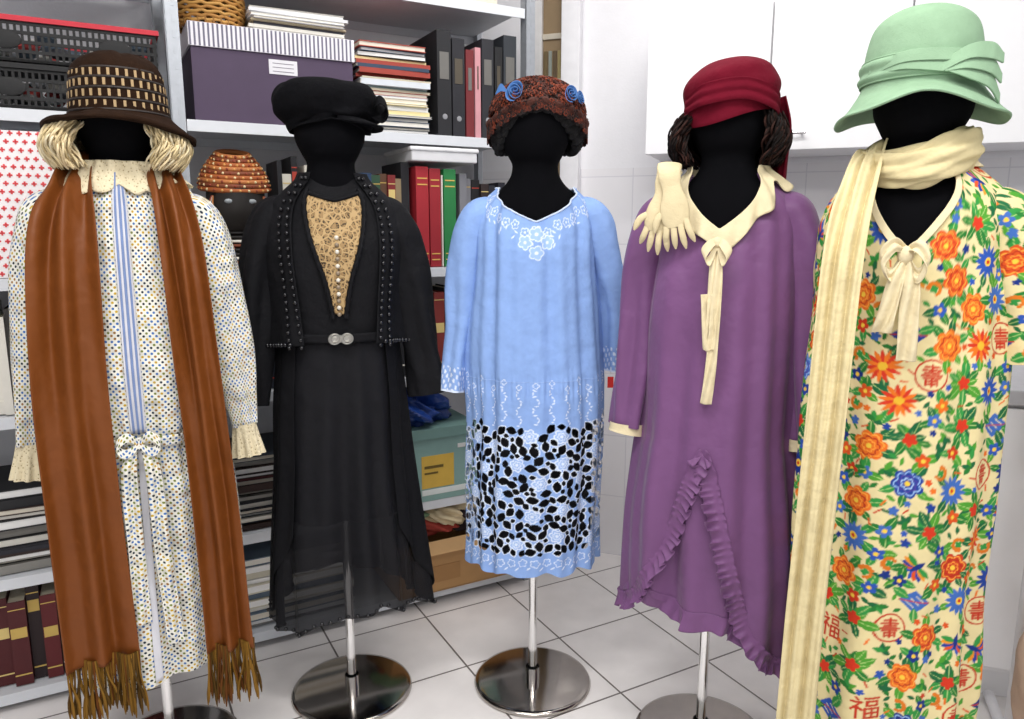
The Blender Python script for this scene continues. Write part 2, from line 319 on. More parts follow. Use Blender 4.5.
# ------------------------------------------------------------ dress forms
DOLL={1:(-.868,1.70,.40),2:(-.46,1.95,.28),3:(.060,1.99,0.0),4:(.492,1.75,-.36),5:(.792,1.50,-.52)}
class Form:
    def __init__(s,keys,fold=None,n=2.15):
        k=np.array([list(q)+[0]*(5-len(q)) for q in keys],float); s.z=np.linspace(k[0,0],k[-1,0],900); s.n=n; s.fold=fold
        s.rx,s.ry,s.cx,s.cy=[pchip(k[:,0],k[:,i],s.z) for i in (1,2,3,4)]
        s.arc=np.concatenate([[0],np.cumsum(np.hypot(np.diff(s.z),np.diff(s.rx)))]); s.sl=np.gradient(s.rx,s.z)
    def A(s,z): return np.interp(z,s.z,s.arc)
    def Z(s,a): return np.interp(a,s.arc,s.z)
    def P(s,z,th,off=0):
        z,th=np.broadcast_arrays(np.asarray(z,float),np.asarray(th,float)); e=2/s.n; S,C=np.sin(th),np.cos(th)
        rx,ry,cx,cy,sl=[np.interp(z,s.z,q) for q in (s.rx,s.ry,s.cx,s.cy,s.sl)]
        f=(s.fold(th,z) if s.fold else 0); nz=-sl/np.sqrt(1+sl*sl); nr=1/np.sqrt(1+sl*sl)
        x=cx+rx*np.sign(S)*np.abs(S)**e+(f+off*nr)*S; y=cy-ry*np.sign(C)*np.abs(C)**e-(f+off*nr)*C
        return np.stack([x,y,z+off*nz],-1)
def garment(name,form,top,bot,m,nu=220,nv=220,open_=None,off=0,colfn=None,thick=0):
    u=np.linspace(0,1,nu+1)[None]; w=np.linspace(0,1,nv+1)[:,None]
    th=-PI+2*PI*u if open_ is None else 2*PI*u
    at_=form.A(top(th)); ab=form.A(bot(th)); z=form.Z(ab+(at_-ab)*w)
    if open_ is not None:
        to=open_(z); th=to+u*(2*PI-2*to)
    else: th=np.broadcast_to(th,z.shape)
    P=form.P(z,th,off); uv=np.stack([th*.19,z],-1)
    return gridmesh(name,P,m,uv=uv,col=None if colfn is None else colfn(uv[...,0],uv[...,1]),thick=thick)
def patch(name,form,TH,Z,m,off=.004,thick=0,colfn=None):
    P=form.P(Z,TH,off); uv=np.stack([TH*.19+0*Z,Z+0*TH],-1)
    return gridmesh(name,P,m,uv=uv,thick=thick,col=None if colfn is None else colfn(uv[...,0],uv[...,1]))
def sleeve(name,pts,rad,m,nu=72,nv=120,fold=None,colfn=None,thick=0,uoff=0):
    p=catmull(pts,nv); r=catmull(rad,nv); T=norm(np.gradient(p,axis=0)); N=np.tile([0,-1.,0],(nv,1)); B=norm(np.cross(T,N)); N=np.cross(B,T)
    ph=np.linspace(0,2*PI,nu+1)[None]; s=np.linspace(0,1,nv)[:,None]; f=fold(ph,s) if fold is not None else 0*ph*s
    P=p[:,None]+B[:,None]*((r[:,0:1]+f)*np.cos(ph))[...,None]+N[:,None]*((r[:,1:2]+f)*np.sin(ph))[...,None]
    L_=np.concatenate([[0],np.cumsum(np.linalg.norm(np.diff(p,axis=0),axis=1))])
    uv=np.stack([ph*.055+uoff+0*s,-L_[:,None]+0*ph],-1)
    return gridmesh(name,P,m,uv=uv,thick=thick,col=None if colfn is None else colfn(uv[...,0],uv[...,1]))
def ribbon(name,pts,widths,side,m,nu=24,nv=140,wave=None,thick=.002):
    p=catmull(pts,nv); w=catmull([[q] for q in widths],nv); sd=norm(catmull(side,nv)) if isinstance(side,list) else np.tile(norm(np.array(side,float)),(nv,1))
    T=norm(np.gradient(p,axis=0)); N=norm(np.cross(T,sd)); u=np.linspace(-1,1,nu+1)[None]; s=np.linspace(0,1,nv)[:,None]
    f=wave(u,s) if wave is not None else 0*u*s
    P=p[:,None]+sd[:,None]*(w*u/1.0)[...,None]*.5+N[:,None]*f[...,None]
    L_=np.concatenate([[0],np.cumsum(np.linalg.norm(np.diff(p,axis=0),axis=1))])[:,None]
    return gridmesh(name,P,m,thick=thick,uv=np.stack([u*w*.5,L_+0*u],-1))
for k,(x,y,w) in DOLL.items():
    F=Form([(.70,.02,.02),(.705,.12,.085),(.74,.145,.10),(.85,.15,.105),(.98,.12,.09),(1.05,.115,.088),(1.15,.13,.1),(1.24,.14,.104),(1.32,.145,.09),(1.37,.132,.078),(1.40,.10,.068),(1.425,.074,.061),(1.45,.061,.057),(1.468,.059,.060),(1.492,.070,.08),(1.53,.086,.096),(1.57,.089,.1),(1.61,.082,.095),(1.645,.06,.075),(1.665,.03,.04),(1.67,.002,.002)],n=2.0)
    body=garment('padded_torso_and_head',F,lambda t:1.67+0*t,lambda t:.70+0*t,m_black,nu=64,nv=150)
    mb=MB(); mb.tube([(0,0,.012),(0,0,.72)],.0125,20); mb.tube([(0,0,.012),(0,0,.05)],.02,20); mb.tube([(0,0,.68),(0,0,.705)],.03,20); pole=mb.build('chrome_pole',m_chrome,smooth=True)
    a=np.arange(64)*2*PI/64; P=np.array([np.stack([r*np.cos(a),r*np.sin(a),z+0*a],-1) for r,z in ((.001,.001),(.166,.001),(.170,.005),(.166,.011),(.155,.0135),(.02,.015),(.001,.015))])
    disc_=gridmesh('round_steel_base',P,m_steel,closed=True)
    group('dress_form',[body,pole,disc_],(x,y,0),w)
UP=[(1.25,.166,.122),(1.30,.165,.11),(1.34,.158,.098),(1.37,.145,.09),(1.39,.128,.083),(1.41,.106,.075),(1.43,.084,.069),(1.45,.074,.067)]
def sstep(a,b,z): t=np.clip((z-a)/(b-a),0,1); return t*t*(3-2*t)
def drape(seed,z0,z1,a0,a1,ks=(7,12,19),base=.003,fx=2,fz=4):
    r=np.random.RandomState(seed); ph=r.uniform(0,6,len(ks))
    def f(th,z):
        t=np.clip((z1-z)/(z1-z0),0,1); A=a0+(a1-a0)*t; o=0
        for k,p in zip(ks,ph): o=o+np.sin(k*th+p+.9*np.sin(2*th+p)+.5*np.sin(z*5+p))/len(ks)**.5
        return A*o+base*snoise(th/PI*fx,z*fz*.5,seed)
    return f
def arm(s,pts): return [(s*a,b,c) for a,b,c in pts]
def fs(seed,amp=.004): return lambda ph,s: amp*.5*snoise(s*3.2,np.sin(ph)*.9,seed)*np.clip(s*3,0,1)+amp*np.clip(s*1.8,0,1)*(np.sin(ph*3+s*4+seed)+.6*np.sin(ph*5-s*5+seed*2))
R0=[(.05,.05),(.054,.056)]
# ============================================================ doll 1
def dots_mat():
    m=bpy.data.materials.new('dotted_cotton'); m.use_nodes=True; N=m.node_tree.nodes; L=m.node_tree.links; b=N['Principled BSDF']; b.inputs['Roughness'].default_value=.85; b.inputs['Specular IOR Level'].default_value=.15
    tc=N.new('ShaderNodeTexCoord'); sc=N.new('ShaderNodeVectorMath'); sc.operation='SCALE'; sc.inputs['Scale'].default_value=112; L.new(tc.outputs['UV'],sc.inputs[0])
    rt=N.new('ShaderNodeVectorRotate'); rt.inputs['Angle'].default_value=.785; L.new(sc.outputs[0],rt.inputs['Vector'])
    fr=N.new('ShaderNodeVectorMath'); fr.operation='FRACTION'; fl=N.new('ShaderNodeVectorMath'); fl.operation='FLOOR'; L.new(rt.outputs[0],fr.inputs[0]); L.new(rt.outputs[0],fl.inputs[0])
    ds=N.new('ShaderNodeVectorMath'); ds.operation='DISTANCE'; ds.inputs[1].default_value=(.5,.5,0); L.new(fr.outputs[0],ds.inputs[0])
    wn=N.new('ShaderNodeTexWhiteNoise'); wn.noise_dimensions='3D'; L.new(fl.outputs[0],wn.inputs['Vector'])
    cr=N.new('ShaderNodeValToRGB'); cr.color_ramp.interpolation='CONSTANT'; e=cr.color_ramp.elements
    e[0].color=(*lin('#3f6aa8'),1); e[1].position=.3; e[1].color=(*lin('#b89a2e'),1)
    for p,h in ((.48,'#26303c'),(.7,'#6f7a3a'),(.85,'#8e6632')): q=e.new(p); q.color=(*lin(h),1)
    L.new(wn.outputs['Value'],cr.inputs[0])
    lt=N.new('ShaderNodeMath'); lt.operation='LESS_THAN'; lt.inputs[1].default_value=.30; L.new(ds.outputs['Value'],lt.inputs[0])
    mx=N.new('ShaderNodeMix'); mx.data_type='RGBA'; L.new(lt.outputs[0],mx.inputs['Factor']); mx.inputs['A'].default_value=(*lin('#dcdad0'),1); L.new(cr.outputs[0],mx.inputs['B']); L.new(mx.outputs['Result'],b.inputs['Base Color'])
    n=N.new('ShaderNodeTexNoise'); n.inputs['Scale'].default_value=18; L.new(tc.outputs['Object'],n.inputs['Vector']); bp=N.new('ShaderNodeBump'); bp.inputs['Strength'].default_value=.7; bp.inputs['Distance'].default_value=.035; L.new(n.outputs['Fac'],bp.inputs['Height']); L.new(bp.outputs[0],b.inputs['Normal'])
    return m
m_dots=dots_mat()
def f1(th,z):
    g=np.exp(-((z-.84)/.10)**2)
    return drape(3,.2,.84,.006,.011,(7,11,17),.005)(th,z)+g*.004*np.sin(34*th+np.sin(z*20))
F1=Form([(.18,.190,.15),(.5,.190,.15),(.72,.185,.145),(.83,.160,.128),(.87,.168,.133),(1.0,.180,.14),(1.15,.172,.132)]+UP,f1)
x1=garment('dress_body',F1,lambda t:1.445-.02*np.exp(-(t/.5)**2),lambda t:.28+.01*np.sin(3*t),m_dots,240,240)
sl1=[(.11,0,1.34),(.148,0,1.325),(.178,-.01,1.22),(.200,-.02,1.03),(.222,-.035,.84)]
rd1=R0+[(.052,.052),(.046,.044),(.026,.024)]
x2=sleeve('sleeve_l',arm(-1,sl1),rd1,m_dots,fold=fs(1,.005)); x3=sleeve('sleeve_r',arm(1,sl1),rd1,m_dots,fold=fs(2,.005))
def lacecol(base,dk,sc=160,th=.22,seed=0):
    m=bpy.data.materials.new('lace_'+base[1:]); m.use_nodes=True; N=m.node_tree.nodes; L=m.node_tree.links; b=N['Principled BSDF']; b.inputs['Roughness'].default_value=.85
    tc=N.new('ShaderNodeTexCoord'); v=N.new('ShaderNodeTexVoronoi'); v.inputs['Scale'].default_value=sc; L.new(tc.outputs['Object'],v.inputs['Vector'])
    c1=N.new('ShaderNodeValToRGB'); c1.color_ramp.elements[0].color=(*lin(dk),1); c1.color_ramp.elements[1].color=(*lin(base),1); c1.color_ramp.elements[0].position=th*.6;c1.color_ramp.elements[1].position=th*1.5; L.new(v.outputs['Distance'],c1.inputs[0]); L.new(c1.outputs[0],b.inputs['Base Color'])
    bp=N.new('ShaderNodeBump'); bp.inputs['Strength'].default_value=.5; bp.inputs['Distance'].default_value=.003; L.new(v.outputs['Distance'],bp.inputs['Height']); L.new(bp.outputs[0],b.inputs['Normal'])
    return m
m_lace=lacecol('#dccfae','#9a8963')
cf=lambda ph,s:.006*s*np.sin(ph*9)
x4=[sleeve('lace_cuff',arm(s,[(.222,-.035,.845),(.224,-.036,.81),(.228,-.04,.765)]),[(.027,.025),(.030,.027),(.035,.031)],m_lace,nv=20,fold=cf) for s in (-1,1)]
w=np.linspace(0,1,60)[:,None]; u=np.linspace(-1,1,14)[None]
m_pl=mat('striped_placket',lin('#cfcfd6'),rough=.8)
x5=patch('front_placket',F1,.07*u+.0*w,.87+.55*w,m_pl,off=.006,thick=.002)
m_blu=cloth('pale_blue_piping','#7487b0')
x6=[patch('blue_piping',F1,.009*u+s*.042+0*w,.87+.55*w,m_blu,off=.0085,thick=.002) for s in (-1,0.0,1)]
x6.append(patch('skirt_front_stripe',F1,.03*u+.0*w,.29+.54*w,m_pl,off=.004,thick=.001))
U=np.linspace(-2.6,2.6,240)[None]; Wc=np.linspace(0,1,14)[:,None]
x7=patch('lace_collar',F1,U+0*Wc,1.448-(.045+.010*np.abs(np.sin(U*9)))*(Wc)-.02*np.exp(-((np.abs(U)-.35)/.35)**2)*Wc,m_lace,off=.009+.003*np.sin(U*18)*Wc,thick=.002)
x8=patch('waist_tie',F1,np.linspace(-PI,PI,120)[None]+0*Wc[:5],.835+.025*np.linspace(0,1,5)[:,None],m_dots,off=.008,thick=.003)
tl=[ribbon('tie_end',[(s*.012,-.150,.845),(.0+s*.024,-.165,.78),(.004+s*.026,-.169,.6),(.010+s*.032,-.172,zz)],[.018,.03,.032,.036],(1,.1,0),m_dots,wave=lambda u,s_:.005*np.sin(u*4+s_*9)) for s,zz in((-1,.44),(1,.38))]
lp=[ribbon('bow_loop',[(0,-.15,.85),(s*.022,-.165,.868),(s*.042,-.168,.85),(s*.026,-.165,.832),(0,-.155,.845)],[.014,.02,.024,.02,.014],(0,.2,1),m_dots) for s in (-1,1)]
group('dotted_day_dress',[x1,x2,x3,x5,x7,x8]+x4+x6+tl+lp,(DOLL[1][0],DOLL[1][1],0),DOLL[1][2])
m_rust=cloth('rust_silk','#6f3a0f',rough=.55,spec=.3,bump2=.2,b2scale=10,var=.04)
wv=lambda u,s:.012*np.sin(u*6.5+s*2.2)+.004*np.sin(u*11+s*3+1.5*np.sin(s*5))+.004*snoise(u*.8,s*4,4)
r1=ribbon('scarf_end_l',[(-.03,.075,1.45),(-.07,.02,1.462),(-.092,-.072,1.405),(-.106,-.145,1.28),(-.116,-.168,1.0),(-.112,-.178,.7),(-.105,-.178,.37)],[.06,.075,.09,.125,.136,.138,.142],[(0.3,.2,1),(.6,.2,.6),(1,.1,.25),(1,.1,.05),(1,.2,0),(1,.2,0),(1,.15,0)],m_rust,nu=70,nv=200,wave=wv)
r2=ribbon('scarf_end_r',[(.03,.075,1.45),(.07,.02,1.462),(.092,-.072,1.405),(.112,-.14,1.28),(.13,-.165,1.0),(.146,-.17,.7),(.156,-.17,.34)],[.06,.07,.075,.085,.092,.096,.102],[(-0.3,.2,1),(-.6,.2,.6),(1,.1,-.25),(1,.1,-.05),(1,-.2,0),(1,-.2,0),(1,-.15,0)],m_rust,nu=70,nv=200,wave=wv)
r0=ribbon('scarf_neck',[(-.03,.075,1.45),(0,.085,1.455),(.03,.075,1.45)],[.06,.06,.06],(0,.1,1),m_rust)
mb=MB()
for (xc,yc,zc,wd,n) in ((-.105,-.178,.375,.142,75),(.156,-.17,.345,.102,60)):
    for i in range(n):
        q=-.5+(i+.5)/n; x=xc+wd*q; l=random.uniform(.10,.15); sw=random.uniform(-.014,.014)+.01*math.sin(i*.9); y=yc+.012*math.sin(q*13)
        mb.tube(catmull([(x,y,zc+.01),(x+sw*.3,y-.005,zc-l*.35),(x+sw*.8,y+.003*math.sin(i),zc-l*.7),(x+sw,y,zc-l)],9),[.0022]*5+[.003,.0035,.003,.001],5,lin(random.choice(['#6d4d16','#7d5a20','#4f370f','#5b330d'])))
fr=mb.build('gold_fringe',m_attrcloth,smooth=True)
group('rust_fringed_scarf',[r1,r2,r0,fr],(DOLL[1][0],DOLL[1][1],0),DOLL[1][2])
def hat(name,keys,m,nu=140,fn=None,dzall=0,thick=.003):
    k=np.array(keys,float); n=len(k); q=catmull(k,n*14); th=np.linspace(-PI,PI,nu+1)[None]; s=np.linspace(0,1,len(q))[:,None]
    rx,ry,z=q[:,0:1],q[:,1:2],q[:,2:3]; dr,dz=(fn(th,s,rx) if fn else (0,0))
    P=np.stack([(rx+dr)*np.sin(th),-(ry+dr)*np.cos(th),z+dz+0*th+dzall],-1)
    return gridmesh(name,P,m,thick=thick)
m_brown=mat('brown_felt',lin('#24160d'),rough=.95,var=.2,vscale=60,bump=.6,bscale=350,spec=.1)
br=lambda th,s,rx:(0*th+.004*snoise(th,s*3,2)*(rx>.12),np.where(rx>.10,(rx-.10)*(-.20+.22*np.cos(2*th)-.22*np.sin(th)),0)+.002*snoise(th*1.2,s*3,9))
h1=hat('crown_and_brim',[(.001,.001,1.675),(.05,.055,1.670),(.083,.092,1.645),(.091,.102,1.60),(.095,.108,1.56),(.098,.112,1.545),(.118,.130,1.537),(.140,.150,1.530),(.150,.158,1.532)],m_brown,fn=br,thick=.009)
mb=MB()
for row,(z,r) in enumerate(((1.562,.0975),(1.584,.0958),(1.606,.0938),(1.626,.0905))):
    for i in range(34):
        a=2*PI*(i+.5*(row%2))/34; x=r*math.sin(a)*.99; y=-r*1.127*math.cos(a)
        mb.box(x-.0026,x+.0026,y-.003,y+.003,z-.007,z+.007,lin('#a88d66'),rz=a)
for z,r in ((1.551,.099),(1.573,.097),(1.595,.095),(1.616,.0925),(1.636,.088)):
    a=np.linspace(0,2*PI,61); mb.tube(np.stack([r*np.sin(a),-r*1.13*np.cos(a),z+0*a],-1),.003,6,lin('#1c100a'))
h2=mb.build('openwork_band',m_attr)
group('brown_felt_hat',[h1,h2],(DOLL[1][0]+.01,DOLL[1][1],0),DOLL[1][2])
def wig(name,k,cols,n,spread,z0,z1,curl,r,front=.9,bulge=.03,base=.086,zr=.02):
    mb=MB()
    for i in range(n):
        a=random.choice((-1,1))*random.uniform(front,PI); ra=base+random.uniform(0,bulge)
        zz=z1+random.uniform(-zr,0); m_=16; t=np.linspace(0,1,m_); ph=random.uniform(0,6.28); zb=z0+random.uniform(-.008,.014)
        R_=ra+spread*np.sin(t*PI); A_=a+curl/R_*.9*np.sin(t*9+ph)
        P=np.stack([R_*np.sin(A_),-1.08*R_*np.cos(A_)+curl*np.cos(t*9+ph),zb+(zz-zb)*(1-t)],-1)
        mb.tube(P,r*np.concatenate([[.6],np.ones(m_-3),[.8,.3]]),5,lin(random.choice(cols)))
    x,y,w=DOLL[k]; return put(mb.build(name,m_attrcloth,smooth=True),(x,y,0),w)
wig('blonde_wig',1,['#dfcca4','#d7c499','#e4d8b8','#d0bc90'],1300,.026,1.438,1.533,.008,.0024,front=.70,bulge=.042,base=.084,zr=.010)
# ============================================================ doll 2
m_crepe=cloth('black_crepe','#0c0c10',rough=.8,bump2=.3,spec=.2)
m_sheer=cloth('black_chiffon','#0f0f14',rough=.75,alpha=.89,spec=.25)
f2=drape(8,.2,1.0,.002,.020,(6,10,15),.003)
def fold2(th,z): 
    k=sstep(1.02,1.06,z); return f2(th,z)*(1-k)+k*.003*snoise(th,z*3,5)
F2=Form([(.15,.212,.175),(.35,.203,.165),(.6,.18,.15),(.85,.163,.128),(1.03,.150,.118),(1.10,.155,.12)]+UP,fold2)
neck2=lambda t:1.44-.03*np.exp(-(t/.6)**2)
hem2=lambda t:.27+.03*np.sin(2*t+1)+.022*np.abs(np.sin(4.5*t))
y1=garment('under_bodice',F2,neck2,lambda t:1.02+0*t,m_crepe,200,80)
y2=garment('flared_skirt',F2,lambda t:1.045+0*t,hem2,m_sheer,300,160)
FL2=Form([(.3,.19,.15),(.6,.168,.135),(.85,.155,.12),(1.03,.142,.11),(1.06,.142,.11)],f2)
y2b=garment('slip_lining',FL2,lambda t:1.03+0*t,lambda t:.56+0*t,m_crepe,160,60)
FB=Form([(1.0,.182,.15),(1.06,.174,.14),(1.12,.17,.135),(1.25,.174,.132),(1.30,.172,.119),(1.34,.165,.106),(1.37,.152,.098),(1.39,.135,.091),(1.41,.113,.083),(1.43,.091,.077),(1.45,.081,.075)],lambda th,z:.003*snoise(th,z*3,6)+.005*np.sin(9*th+2)*np.clip((1.2-z)/.2,0,1))
opn=lambda z:.46+.18*np.clip((z-1.0)/.45,0,1)+.06*np.sin((z-1.0)*7)
y3=garment('bolero',FB,lambda t:1.445+0*t,lambda t:1.005+.02*np.cos(t),m_crepe,200,120,open_=opn,thick=.003)
sl2=[(.11,0,1.34),(.148,0,1.325),(.185,-.01,1.22),(.212,-.02,1.03),(.238,-.03,.87)]
y4=[sleeve('sleeve',arm(s,sl2),R0+[(.050,.05),(.046,.045),(.052,.045)],m_crepe,fold=fs(3+s,.006)) for s in (-1,1)]
def lace_mat():
    m=bpy.data.materials.new('ecru_lace'); m.use_nodes=True; N=m.node_tree.nodes; L=m.node_tree.links; b=N['Principled BSDF']; b.inputs['Roughness'].default_value=.8
    tc=N.new('ShaderNodeTexCoord'); v=N.new('ShaderNodeTexVoronoi'); v.inputs['Scale'].default_value=210; L.new(tc.outputs['UV'],v.inputs['Vector'])
    v2=N.new('ShaderNodeTexVoronoi'); v2.feature='DISTANCE_TO_EDGE'; v2.inputs['Scale'].default_value=70; L.new(tc.outputs['UV'],v2.inputs['Vector'])
    c1=N.new('ShaderNodeValToRGB'); c1.color_ramp.elements[0].color=(*lin('#1c130c'),1); c1.color_ramp.elements[1].color=(*lin('#94774e'),1); c1.color_ramp.elements[0].position=.25;c1.color_ramp.elements[1].position=.6; L.new(v.outputs['Distance'],c1.inputs[0])
    gt=N.new('ShaderNodeMath'); gt.operation='LESS_THAN'; gt.inputs[1].default_value=.09; L.new(v2.outputs['Distance'],gt.inputs[0])
    mx=N.new('ShaderNodeMix'); mx.data_type='RGBA'; L.new(gt.outputs[0],mx.inputs['Factor']); L.new(c1.outputs[0],mx.inputs['A']); mx.inputs['B'].default_value=(*lin('#b09366'),1); L.new(mx.outputs['Result'],b.inputs['Base Color'])
    return m
m_ecru=lace_mat()
w=np.linspace(0,1,60)[:,None]; u=np.linspace(-1,1,40)[None]
HW=[.06,.13,.30,.46]
hw=pchip([0,.25,.6,1],HW,w)
y5=patch('lace_insert',F2,u*hw,1.10+(.295-.02*(1-np.abs(u)))*w,m_ecru,off=.004,thick=.0015)
mb=MB()
for s in (-1,1):
    zz=np.linspace(1.09,1.40,40); hh=pchip([0,.25,.6,1],HW,(zz-1.10)/.295)+.03
    mb.tube(F2.P(zz,s*hh,.007),.006+.002*np.sin(zz*300),8,(.01,.01,.012))
tq=np.linspace(-.5,.5,30); mb.tube(F2.P(1.393-.02*(1-np.abs(tq/.5)),tq,.006),.005,8,(.01,.01,.012))
y5b=mb.build('lace_edge_gathers',m_crepe,smooth=True)
mb=MB()
for z in np.arange(1.02,1.43,.0185):
    for s in (-1,1):
        for dt in (0,.16): mb.sphere(FB.P(z,s*(float(opn(z))+.04+dt),.006),.0055,(.01,.01,.012),8)
for t in np.arange(.6,2*PI-.6,.085): mb.sphere(FB.P(1.012+.02*math.cos(t),t,.006),.006,(.01,.01,.012),8)
for t in np.arange(-PI,PI,.1): mb.sphere(F2.P(hem2(t)+.006,t,.002),.0055,(.01,.01,.012),8)
y6=mb.build('jet_beads',mat('jet_bead',(.006,.006,.008),rough=.2),smooth=True)
mb=MB()
for i,z in enumerate(np.arange(1.10,1.30,.017)): mb.sphere(F2.P(z,0.0,.008),.0055,lin('#d8d2c4' if i%2 else '#8a7a66'),8)
y6b=mb.build('front_buttons',m_attrgloss,smooth=True)
y7=patch('belt',F2,np.linspace(-PI,PI,120)[None]+0*Wc[:5],1.03+.022*np.linspace(0,1,5)[:,None],m_crepe,off=.012,thick=.003)
mb=MB(); a=np.linspace(0,2*PI,25)
for s in (-1,1):
    for r in (.014,.007): mb.tube(np.stack([s*.015+r*np.cos(a),-.138+0*a,1.041+r*np.sin(a)*.9],-1),.0022,6)
mb.box(-.028,.028,-.137,-.134,1.032,1.050,(.2,.2,.2))
y8=mb.build('silver_buckle',mat('silver',(.5,.48,.44),rough=.3,metal=1),smooth=False)
y9=[patch('skirt_side_panel',F2,s*(.75+.75*np.linspace(0,1,50)[None])+0*w,1.03-(.50+.25*np.linspace(0,1,50)[None])*(1-w),m_crepe,off=.008,thick=.002) for s in (-1,1)]
group('black_crepe_dress',[y1,y2,y2b,y3,y5,y5b,y6,y6b,y7,y8]+y4+y9,(DOLL[2][0],DOLL[2][1],0),DOLL[2][2])
m_vel=mat('black_wool',lin('#0b0b0e'),rough=.95,var=.2,bump=.4,bscale=250,bump2=.4,b2scale=30,spec=.1)
def bf(th,s,rx): return (.006*np.sin(th*7+s*5)*np.sin(s*PI)+.005*snoise(th*.5,s*2,12),-.008*np.sin(th+.4)*(1-s)-.022*np.abs(np.sin(th))*np.clip(s*1.6-.5,0,1)+.003*snoise(th*.5,s*2,3))
b1=hat('slouchy_crown',[(.001,.001,1.664),(.05,.055,1.667),(.104,.112,1.656),(.133,.130,1.628),(.128,.128,1.602),(.108,.12,1.588),(.095,.108,1.578)],m_vel,fn=bf,thick=.004)
b2_=hat('hat_band',[(.092,.106,1.62),(.096,.11,1.60),(.098,.112,1.578),(.096,.11,1.566)],m_vel,fn=bf)
th=np.linspace(.15,1.9,40)[None]; w=np.linspace(0,1,14)[:,None]; q_=np.sin((th-.15)/1.75*PI)
P=np.stack([(.095+.045*w*q_)*np.sin(th),-(.11+.045*w*q_)*np.cos(th),1.585-.018*w-.015*np.sin(th)+0*th],-1)
b3=gridmesh('peak',P,m_vel,thick=.006)
b4=ribbon('side_bow',[(.095,-.05,1.60),(.12,-.075,1.62),(.138,-.07,1.60),(.125,-.055,1.578),(.095,-.05,1.59)],[.03,.04,.045,.04,.03],(0,.8,.6),m_vel)
group('black_newsboy_cap',[b1,b2_,b3,b4],(DOLL[2][0],DOLL[2][1],0),DOLL[2][2])
# ============================================================ canvas painting for printed cloth
class Canvas:
    def __init__(s,u0,u1,v0,v1,res,bg,a=1.0):
        s.u0,s.v0,s.res=u0,v0,res; s.W=int((u1-u0)*res); s.H=int((v1-v0)*res); s.I=np.zeros((s.H,s.W,4)); s.I[...,:3]=bg; s.I[...,3]=a
    def stamp(s,cu,cv,R,fn,col,ch=3):
        x0=int((cu-R-s.u0)*s.res); x1=int((cu+R-s.u0)*s.res)+2; y0=int((cv-R-s.v0)*s.res); y1=int((cv+R-s.v0)*s.res)+2
        x0,x1=max(x0,0),min(x1,s.W); y0,y1=max(y0,0),min(y1,s.H)
        if x1<=x0 or y1<=y0: return
        X=(np.arange(x0,x1)[None]+.5)/s.res+s.u0-cu; Y=(np.arange(y0,y1)[:,None]+.5)/s.res+s.v0-cv
        m=np.clip(fn(X+0*Y,Y+0*X),0,1)[...,None]
        if ch==3: s.I[y0:y1,x0:x1,:3]=s.I[y0:y1,x0:x1,:3]*(1-m)+np.array(col[:3])*m
        else: s.I[y0:y1,x0:x1,3:]=s.I[y0:y1,x0:x1,3:]*(1-m)+col*m
    def sample(s,u,v):
        x=(u-s.u0)*s.res-.5; y=(v-s.v0)*s.res-.5; x=np.mod(x,s.W); y=np.mod(y,s.H); xi=x.astype(int)%s.W; yi=y.astype(int)%s.H
        return s.I[yi,xi]
def soft(d,e=.0008): return np.clip(.5-d/e/2,0,1)
def disc(r): return lambda X,Y: soft(np.hypot(X,Y)-r)
def petals(R,n,k,rot=0,p=1): return lambda X,Y: soft(np.hypot(X,Y)-R*(1-k+k*np.abs(np.cos(n/2*(np.arctan2(Y,X)-rot)))**p))
def petaledge(R,n,k,rot=0,t=.0015): return lambda X,Y: soft(np.abs(np.hypot(X,Y)-R*(1-k+k*np.abs(np.cos(n/2*(np.arctan2(Y,X)-rot)))))-t)
def leaf(l,w,a,dx=0,dy=0):
    def f(X,Y):
        x=X*math.cos(a)+Y*math.sin(a); y=-X*math.sin(a)+Y*math.cos(a)
        t=np.clip(x/l,-1,1); return soft(np.maximum(np.abs(y)-w*(1-t*t),np.abs(x)-l))
    return f
def line(p,q,t):
    def f(X,Y):
        d=np.array(q)-np.array(p); L2=max((d**2).sum(),1e-12); s_=np.clip(((X-p[0])*d[0]+(Y-p[1])*d[1])/L2,0,1)
        return soft(np.hypot(X-p[0]-s_*d[0],Y-p[1]-s_*d[1])-t)
    return f
def glyph(c,cu,cv,size,strokes,col,t=.0016):
    for a,b in strokes:
        P=((a[0]-.5)*size,(.5-a[1])*size); Q=((b[0]-.5)*size,(.5-b[1])*size); c.stamp(cu,cv,size*.8,line(P,Q,t),col)
def box_(x0,y0,x1,y1): return [((x0,y0),(x1,y0)),((x1,y0),(x1,y1)),((x1,y1),(x0,y1)),((x0,y1),(x0,y0))]
FU=[((.2,0),(.28,.1)),((.05,.22),(.38,.22)),((.38,.22),(.05,.6)),((.23,.42),(.23,1)),((.27,.45),(.4,.6)),((.5,.05),(.97,.05)),((.725,.55),(.725,1)),((.5,.77),(.97,.77))]+box_(.56,.2,.9,.4)+box_(.5,.55,.97,1)
SHOU=[((.5,0),(.5,.35)),((.2,.1),(.8,.1)),((.1,.25),(.9,.25)),((.2,.38),(.8,.38)),((.05,.5),(.95,.5)),((.15,.62),(.85,.62)),((.25,.75),(.75,.75)),((.5,.62),(.5,1)),((.25,.75),(.25,.95)),((.75,.75),(.75,.95)),((.35,.9),(.65,.9))]
